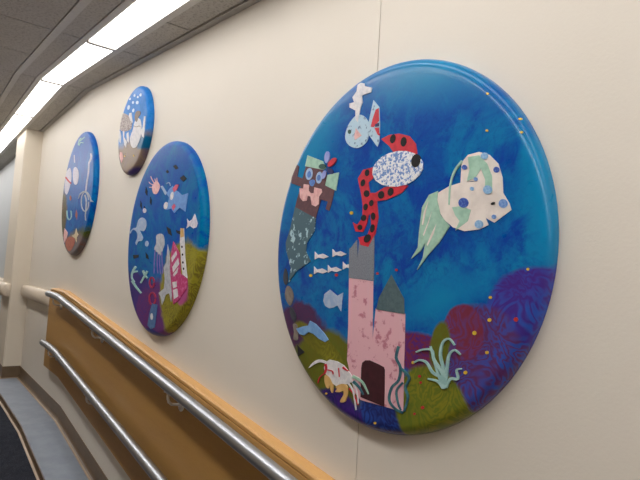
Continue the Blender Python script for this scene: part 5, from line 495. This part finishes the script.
def board(d, name):
    R = DISCS[d][2]; bm = bmesh.new(); N = 128
    prof = [(R, 0)] + [(R - FR * (1 - math.cos(a)), (T - FD) + FD * math.sin(a)) for a in [i * math.pi / 2 / 9 for i in range(10)]]
    prof += [((R - FR) * k, T) for k in (.97, .8, .5, .2)]
    rings = [[bm.verts.new((r * math.cos(2 * math.pi * i / N), -y, r * math.sin(2 * math.pi * i / N))) for i in range(N)] for r, y in prof]
    for a, b in zip(rings, rings[1:]):
        for i in range(N): bm.faces.new((a[i], a[(i + 1) % N], b[(i + 1) % N], b[i]))
    bm.faces.new(rings[-1])
    back = [bm.verts.new(v.co) for v in rings[0]]; bm.faces.new(back)
    o = obj(name, bm, board_mat(d), None, (DISCS[d][0], -.001, DISCS[d][1] + Z0), True)
    return o

def area(p): return sum(p[i][0] * p[(i + 1) % len(p)][1] - p[(i + 1) % len(p)][0] * p[i][1] for i in range(len(p))) / 2

CNT = [0]
def cut_bm(d, polys, layer, org):
    """thin cut-out laid on the board and following its rounded edge"""
    R = DISCS[d][2]; bm = bmesh.new()
    for P, strip in polys:
        q = []
        for p in P:
            r = math.hypot(*p)
            if r > R - .0015: p = (p[0] * (R - .0015) / r, p[1] * (R - .0015) / r)
            if strip or not q or math.hypot(p[0] - q[-1][0], p[1] - q[-1][1]) > 2e-4: q.append(p)
        b2 = bmesh.new()
        if strip:
            vs = [b2.verts.new((x, 0, z)) for x, z in q]; h = len(vs) // 2
            for i in range(h - 1): b2.faces.new((vs[i], vs[i + 1], vs[h + i + 1], vs[h + i]))
            f = None
        else:
            if math.hypot(q[0][0] - q[-1][0], q[0][1] - q[-1][1]) < 2e-4: q.pop()
            if area(q) < 0: q.reverse()
            f = b2.faces.new([b2.verts.new((x, 0, z)) for x, z in q])
        b2.normal_update()
        bmesh.ops.triangulate(b2, faces=b2.faces[:], ngon_method='EAR_CLIP')
        if max(math.hypot(*p) for p in q) > R - FR - .01:
            for _ in range(2):
                es = [e for e in b2.edges if e.calc_length() > .012]
                if es: bmesh.ops.subdivide_edges(b2, edges=es, cuts=1)
            bmesh.ops.triangulate(b2, faces=b2.faces[:])
        b2.verts.index_update()
        bd = [(e.verts[0].index, e.verts[1].index) for e in b2.edges if len(e.link_faces) == 1]
        CNT[0] += 1; h = .0009 + .0008 * layer + .00005 * (CNT[0] % 9)
        top = {}; bot = {}
        for v in b2.verts:
            y = depth(d, v.co.x, v.co.z)
            top[v.index] = bm.verts.new((v.co.x - org[0], -(y + h), v.co.z - org[1]))
            bot[v.index] = bm.verts.new((v.co.x - org[0], -(y + .0001), v.co.z - org[1]))
        for f in b2.faces:
            ids = [v.index for v in f.verts]
            bm.faces.new([top[i] for i in ids]); bm.faces.new([bot[i] for i in ids[::-1]])
        for a, b in bd: bm.faces.new((top[a], top[b], bot[b], bot[a]))
        b2.free()
    return bm

MERGE = {'a_coral', 'd_foam', 'd_u', 'b_weed'}
SOLO = {'a_specks', 'c_d'}
def paint_disc(d, name, label):
    root = tag(board(d, name), label, 'painting', 'round underwater paintings')
    groups = {}
    for rec in PIECES:
        if rec[0] == d: groups.setdefault(rec[1], []).append(rec)
    def make(recs, parent, porg):
        polys = [(r[5], len(r) > 7) for r in recs]; al = [p for q in polys for p in q[0]]
        org = (sum(p[0] for p in al) / len(al), sum(p[1] for p in al) / len(al))
        o = obj(recs[0][2], cut_bm(d, polys, recs[0][4], org), M[recs[0][3]], parent, (org[0] - porg[0], 0, org[1] - porg[1]))
        if recs[0][6]: o['label'] = recs[0][6]
        return o, org
    for key, recs in groups.items():
        if key in MERGE: make(recs, root, (0, 0)); continue
        if key in SOLO:
            for r in recs: make([r], root, (0, 0))
            continue
        part, org = make([recs[0]], root, (0, 0))
        for r in recs[1:]: make([r], part, org)
    return root

paint_disc('A', 'round_picture', 'nearest and largest round painting, with pink castle, red spotted fish and brown mermaid')
paint_disc('B', 'round_picture', 'round blue painting with magenta tower, pale ray and black fish, above the wooden panel')
paint_disc('C', 'round_picture', 'smallest round painting, hung highest, with white whale shape and purple lower edge')
paint_disc('D', 'round_picture', 'farthest round painting beside the pilaster, with long white beaded strand')

# ------------------------------------------------------------------ walls
XE, XW, YW = 3.4, -13.0, -2.25     # ends of the corridor and its other wall
SEAM = -1.088; PX0, PX1, PY = -6.70, -6.13, -.158
def zc(x): return ramp(x, 1.338)
def wall_strip(bm, x0, x1, y0=0, y1=.1):
    xs = [x0, x1]; lo = [-1.2, -1.2]; hi = [2.75, 2.75]
    R = [[bm.verts.new(c) for c in ((x, y0, l), (x, y1, l), (x, y1, h), (x, y0, h))] for x, l, h in zip(xs, lo, hi)]
    for a, b in zip(R, R[1:]):
        for i in range(4): bm.faces.new((a[i], a[(i + 1) % 4], b[(i + 1) % 4], b[i]))
    bm.faces.new(R[0]); bm.faces.new(R[-1][::-1])
bm = bmesh.new(); wall_strip(bm, PX1, SEAM - .0016); struct('wall_back', bm, M['wall'])
bm = bmesh.new(); wall_strip(bm, SEAM + .0016, XE); struct('wall_back_right', bm, M['wall'])
bm = bmesh.new(); box(bm, SEAM - .0016, SEAM + .0016, .012, .09, -.8, 2.6); struct('trim_5', bm, M['moulding'])
bm = bmesh.new(); wall_strip(bm, XW, PX0); struct('wall_beyond', bm, M['wall_blue'])
bm = bmesh.new(); box(bm, PX0, PX1, PY, .1, -.1, zc(-6) - .001)
bmesh.ops.bevel(bm, geom=[e for e in bm.edges if abs(e.verts[0].co.z - e.verts[1].co.z) > 1 and e.verts[0].co.y < 0], offset=.008, segments=3, affect='EDGES')
struct('wall_pilaster', bm, M['pilaster'])
bm = bmesh.new(); wall_strip(bm, XW, XE, YW - .1, YW); struct('wall_front', bm, M['wall_tan'])
bm = bmesh.new(); box(bm, XW - .1, XW, YW - .1, .1, -.1, zc(XW) + .06); struct('wall_left', bm, M['wall_blue'])
bm = bmesh.new(); box(bm, XE, XE + .1, YW - .1, .1, -1.1, zc(XE) + .1); struct('wall_right', bm, M['wall'])

# floor: carpet on landing and ramp; raised ledge along the wall
ST = [(XW, Z0), (FOLD, Z0), (XE, Z0 - SL * (XE - FOLD))]
LEDGE_Y = -.25; LEDGE_H = -1.175
FLOOR_H = -1.225
bm = bmesh.new(); sweep(bm, ST, [(YW, FLOOR_H - .1), (YW, FLOOR_H), (0, FLOOR_H), (0, FLOOR_H - .1)]); struct('floor', bm, M['carpet'])
bm = bmesh.new(); sweep(bm, ST, [(LEDGE_Y, FLOOR_H), (LEDGE_Y, LEDGE_H - .004), (LEDGE_Y + .004, LEDGE_H), (0, LEDGE_H), (0, FLOOR_H)]); struct('trim_1', bm, M['ledge'])
# rubber base on the ledge's face, with its tan lip on the carpet
bm = bmesh.new(); y = LEDGE_Y; h = FLOOR_H
sweep(bm, ST, [(y, LEDGE_H - .001), (y - .004, LEDGE_H - .003), (y - .005, h + .012), (y - .008, h + .005), (y - .008, h), (y, h)])
struct('baseboard_ledge', bm, M['base'])
bm = bmesh.new(); sweep(bm, ST, [(y - .008, h + .006), (y - .02, h + .002), (y - .02, h), (y - .008, h)]); struct('trim_2', bm, M['baselip'])
# wall base, main wall
STB = [(PX1, Z0), (FOLD, Z0), (XE, Z0 - SL * (XE - FOLD))]
def basep(y, s=1): return [(y, LEDGE_H + .108), (y - .004, LEDGE_H + .108), (y - .006, LEDGE_H + .10), (y - .006, LEDGE_H + .02), (y - .012, LEDGE_H + .008), (y - .02, LEDGE_H + .004), (y - .02, LEDGE_H), (y, LEDGE_H)]
bm = bmesh.new(); sweep(bm, STB, basep(0)); struct('baseboard_back', bm, M['base'])
bm = bmesh.new(); sweep(bm, STB, [(-.02, LEDGE_H + .005), (-.031, LEDGE_H + .002), (-.031, LEDGE_H), (-.02, LEDGE_H)]); struct('trim_3', bm, M['baselip'])
bm = bmesh.new(); zb = LEDGE_H + Z0
box(bm, PX1, PX1 + .006, PY - .006, -.006, zb, zb + .115); box(bm, PX0, PX1, PY - .006, PY, zb, zb + .115)
struct('baseboard_pilaster', bm, M['base'])
bm = bmesh.new(); box(bm, PX1 + .006, PX1 + .026, PY - .024, -.03, zb, zb + .005); box(bm, PX0, PX1 + .006, PY - .024, PY - .006, zb, zb + .005); struct('trim_4', bm, M['baselip'])
bm = bmesh.new(); sweep(bm, [(XW, Z0), (PX0, Z0)], basep(0)); struct('baseboard_beyond', bm, M['base'])

# ------------------------------------------------------------------ ceiling grid
P4 = 1.33
nj = [FOLD + P4 * k for k in range(0, 7)]                      # cross joints over the ramp
fj = [FOLD - 1.22 * k for k in range(0, 8)]                    # and over the landing
def cz(x, dz=0): return zc(x) + dz
def slab(bm, x0, x1, y0, y1, dz0, dz1):
    """panel with its underside dz0 from the ceiling plane"""
    v = [bm.verts.new((x, yy, cz(x, d))) for x in (x0, x1) for yy in (y0, y1) for d in (dz0, dz1)]
    for f in ((0, 1, 3, 2), (4, 6, 7, 5), (0, 4, 5, 1), (2, 3, 7, 6), (0, 2, 6, 4), (1, 5, 7, 3)): bm.faces.new([v[i] for i in f])
ALLJ = sorted(set(nj + fj))
def halves(js):
    out = []
    for a, b in zip(js, js[1:]): out += [a, (a + b) / 2]
    return out + [js[-1]]
HJ = halves(ALLJ)
ROWS = [(-.151, -.038, HJ), (-.468, -.374, ALLJ), (-.795, -.512, HJ), (-1.13, -1.01, HJ), (-1.74, -1.15, HJ), (YW, -1.76, HJ)]
bm = bmesh.new()
for y0, y1, js in ROWS:
    for a, b in zip(js, js[1:]):
        slab(bm, a + .005, b - .005, y0, y1, 0, .012)
struct('ceiling', bm, M['tile'])
bm = bmesh.new(); 
for a, b in zip(ALLJ, ALLJ[1:]): slab(bm, a, b, YW, 0, .012, .05)
struct('ceiling_deck', bm, M['plenum'])
def runner(name, y0, y1, mat='tbar', dz=-.003):
    bm = bmesh.new()
    for a, b in zip(ALLJ, ALLJ[1:]): slab(bm, a, b, y0, y1, dz, .012)
    return struct(name, bm, M[mat])
runner('trim_6', -.507, -.470); runner('trim_7', -.370, -.337); runner('trim_8', -.189, -.154)
runner('trim_9', -.032, 0, 'moulding', -.006); runner('trim_10', -1.148, -1.132); runner('trim_11', -1.758, -1.742); runner('trim_12', -.812, -.797); runner('trim_13', -1.006, -.988)
# lit diffusers: one lamp for every bay
spans = list(zip(ALLJ, ALLJ[1:]))
near = [s for s in spans if s[0] >= FOLD - 1e-6]; far = [s for s in spans if s[0] < FOLD - 1e-6][::-1]
ORD = ['first', 'second', 'third', 'fourth', 'fifth', 'sixth', 'seventh']
names_near = ['lit ceiling panel over the top of the ramp, just before the ceiling bends', 'lit ceiling panel cut by the top edge of the photo, nearest panel in view']
names_far = ['lit ceiling panel just beyond the bend in the ceiling', 'lit ceiling panel beside the top of the pilaster', 'lit ceiling panel just past the pilaster, at the left edge of the photo']
def lamp(s, label, ya=-.336, yb=-.190, mat='lamp'):
    x0, x1 = s; xm = (x0 + x1) / 2; ym = (ya + yb) / 2
    r = empty('ceiling_light', (xm, ym, cz(xm)))
    tag(r, label, 'ceiling light', 'strip lights along the ceiling')
    def lbm(f):
        bm = bmesh.new(); f(bm)
        bmesh.ops.translate(bm, verts=bm.verts, vec=(-xm, -ym, -cz(xm))); return bm
    obj('diffuser', lbm(lambda bm: slab(bm, x0 + .02, x1 - .02, ya + .002, yb - .002, -.005, .006)), M[mat], r)
    def fr(bm):
        slab(bm, x0, x0 + .02, ya, yb, -.012, .01); slab(bm, x1 - .02, x1, ya, yb, -.012, .01)
        slab(bm, x0 + .008, x1 - .008, ya - .001, ya + .002, -.002, .01); slab(bm, x0 + .008, x1 - .008, yb - .002, yb + .001, -.002, .01)
    obj('frame', lbm(fr), M['tbar'], r)
for i, s in enumerate(near): lamp(s, names_near[i] if i < len(names_near) else 'lit ceiling panel over the ramp, %s one above and behind the viewer' % ORD[i - len(names_near)])
for i, s in enumerate(far): lamp(s, names_far[i] if i < len(names_far) else 'lit ceiling panel over the far landing, %s one past the left edge of the photo' % ORD[i - len(names_far)])
for i, s in enumerate(near): lamp(s, 'added fill-light ceiling panel, out of view along the middle of the corridor, %s one down from the bend' % ORD[i], -.985, -.815, 'lamp_fill')  # added row out of view, brightens wall and pictures
for i, s in enumerate(far): lamp(s, 'added fill-light ceiling panel, out of view along the middle of the corridor, %s one beyond the bend' % ORD[i], -.985, -.815, 'lamp_fill')  # the added fill row carried on over the landing

# ------------------------------------------------------------------ wooden panel with cap
PE = -4.86
XR = 2.6
def prof_line(x, z, sl=.107, fx=-4.40): return z + Z0 - (sl * (x - fx) if x > fx else 0)
CAPZ = -.216
p = empty('wood_wall_panel', (PE, 0, Z0 - .84))
tag(p, 'honey-brown wooden wall panel with pale maple cap along the ramp', 'wall panel')
off = Vector((-PE, 0, -(Z0 - .84)))
def panel_bm(y0, y1, ztop, zbot, botfx=-4.33, xs=(PE, -4.46, -4.40, -4.33, -4.26, XR)):
    bm = bmesh.new(); R = []
    for x in xs:
        zt = prof_line(x, ztop); zb = prof_line(x, zbot, .112, botfx)
        R.append([bm.verts.new(Vector(c) + off) for c in ((x, y0, zb), (x, y1, zb), (x, y1, zt), (x, y0, zt))])
    for a, b in zip(R, R[1:]):
        for i in range(4): bm.faces.new((a[i], a[(i + 1) % 4], b[(i + 1) % 4], b[i]))
    bm.faces.new(R[0]); bm.faces.new(R[-1][::-1]); return bm
obj('board', panel_bm(-.044, 0, CAPZ - .021, -.845), M['panel'], p)
obj('groove', panel_bm(-.036, 0, CAPZ - .0165, CAPZ - .021, -4.40), M['groove'], p)
bm = bmesh.new()
sts = [(x, prof_line(x, 0)) for x in (PE - .004, PE + .03, -4.46, -4.40, -4.34, XR)]
pr = [(0, CAPZ - .0165), (-.043, CAPZ - .0165), (-.043, CAPZ - .006), (-.038, CAPZ), (0, CAPZ + .002)]
rings = []
for i, (x, zb) in enumerate(sts):
    dz = -.010 if i == 0 else 0
    rings.append([bm.verts.new(Vector((x, yy, zb + (z + dz if z > CAPZ - .01 else z))) + off) for yy, z in pr])
for a, b in zip(rings, rings[1:]):
    for i in range(5): bm.faces.new((a[i], a[(i + 1) % 5], b[(i + 1) % 5], b[i]))
bm.faces.new(rings[0]); bm.faces.new(rings[-1][::-1])
o = obj('cap', bm, M['cap'], p); o['label'] = 'pale maple cap moulding'
bm = panel_bm(-.0455, -.044, CAPZ - .021, CAPZ - .0245, -4.40); o = obj('edge_strip', bm, M['cap'], p); o['label'] = 'thin pale edge of the panel'

# ------------------------------------------------------------------ handrails
RY = -.105; RR = .0235
def rail(label, x0, pts_z, brx):
    """x0 free end, pts_z = level height, slope; brackets at brx"""
    z, sl, fx = pts_z
    f = lambda x: prof_line(x, z, sl, fx)
    xs = [x0, x0 + .002, x0 + .006] + [x0 + .05 + i * .04 for i in range(12)] + [fx + .3, fx + 1, fx + 2, fx + 4, XR - .2]
    xs = sorted(set(xs))
    def g(x):       # rounded bend
        w = .16; d = x - fx
        if d < -w: return z + Z0
        if d > w: return z + Z0 - sl * d
        return z + Z0 - sl * (d + w) ** 2 / (4 * w)
    org = Vector((x0, RY, z + Z0))
    bm = bmesh.new()
    tube(bm, [Vector((x, RY, g(x))) - org for x in xs], [RR * .82, RR * .95] + [RR] * (len(xs) - 2), 24)
    r = obj('handrail', bm, M['steel'], None, org, True); tag(r, label, 'handrail', 'steel handrails on the wooden panel')
    for x in brx:
        zz = g(x)
        bm = bmesh.new()
        pts = [(x, RY, zz - RR + .003), (x, RY, zz - RR - .024), (x, RY + .006, zz - RR - .04), (x, RY + .018, zz - RR - .05), (x, -.048, zz - RR - .054)]
        tube(bm, [Vector(q) - org for q in pts], .006, 10)
        box(bm, *[v for v in (x - .022 - org.x, x + .022 - org.x, -.011, .011, zz - RR - .002 - org.z, zz - RR + .003 - org.z)])
        b = obj('bracket', bm, M['bracket'], r, (0, 0, 0), True)
        bm = bmesh.new(); q = Vector((x, -.044, zz - RR - .054)) - org
        tube(bm, [q, q + Vector((0, -.004, 0)), q + Vector((0, -.007, 0))], [.028, .028, .02], 20)
        obj('escutcheon', bm, M['bracket'], b, (0, 0, 0), True)
rail('upper steel handrail running just below the pale cap of the wooden panel', -4.62, (-.250, .107, -4.30), (-4.42, -3.31, -2.13, -.95, .25, 1.4))
rail('lower steel handrail running along the lower edge of the wooden panel', -4.66, (-.632, .107, -4.28), (-4.42, -3.31, -2.13, -.95, .25, 1.4))

# ------------------------------------------------------------------ vinyl wall bumpers
def bumper(x0, x1, y, label, endcap=True):
    z = -.31 + Z0; h = .064; d = .072
    prof = [(0, -h), (-.035, -h)] + [(-.035 - (d - .035) * math.sin(a), -h * math.cos(a)) for a in [math.pi * i / 12 for i in range(1, 12)]] + [(-.035, h), (0, h)]
    bm = bmesh.new(); rings = []
    L = x1 - x0
    st = [(0, .55), (.01, .82), (.03, 1), (L - .03, 1), (L - .01, .82), (L, .55)]
    for x, k in st: rings.append([bm.verts.new((x, yy * (k if k < 1 else 1), zz * (.75 + .25 * k))) for yy, zz in prof])
    n = len(prof)
    for a, b in zip(rings, rings[1:]):
        for i in range(n): bm.faces.new((a[i], a[(i + 1) % n], b[(i + 1) % n], b[i]))
    bm.faces.new(rings[0]); bm.faces.new(rings[-1][::-1])
    o = obj('wall_bumper', bm, M['bumper'], None, (x0, y, z), True)
    return tag(o, label, 'bumper rail', 'off-white bumper rails')
bumper(PX1 + .002, PE - .006, 0, 'off-white bumper rail between the pilaster and the wooden panel')
bumper(PX0 + .02, PX1 - .02, PY, 'short off-white bumper rail on the corridor side of the pilaster')
bumper(XW + .2, PX0 - .01, 0, 'off-white bumper rail on the wall beyond the pilaster')

# ------------------------------------------------------------------ light and camera
w = bpy.data.worlds.new('World'); S.world = w; w.use_nodes = True
w.node_tree.nodes['Background'].inputs[0].default_value = (.9, .93, 1, 1); w.node_tree.nodes['Background'].inputs[1].default_value = .05

f, yaw, pitch, roll = 535.62, math.radians(52.5905), math.radians(4.0047), math.radians(3.397)
F = Vector((-math.sin(yaw) * math.cos(pitch), math.cos(yaw) * math.cos(pitch), math.sin(pitch)))
R0 = Vector((math.cos(yaw), math.sin(yaw), 0)); U0 = R0.cross(F)
Rt = R0 * math.cos(roll) + U0 * math.sin(roll); U = U0 * math.cos(roll) - R0 * math.sin(roll)
cam = bpy.data.cameras.new('camera'); co = bpy.data.objects.new('camera', cam); COL.objects.link(co)
mw = Matrix((Rt, U, -F)).transposed().to_4x4(); mw.translation = Vector((0, -1, Z0)); co.matrix_world = mw
cam.sensor_width = 36; cam.lens = 36 * f / 640; cam.clip_start = .02
S.camera = co
S.view_settings.view_transform = 'Standard'; S.view_settings.look = 'None'; S.view_settings.gamma = 1; S.view_settings.use_curve_mapping = False
S.view_settings.exposure = 0.0
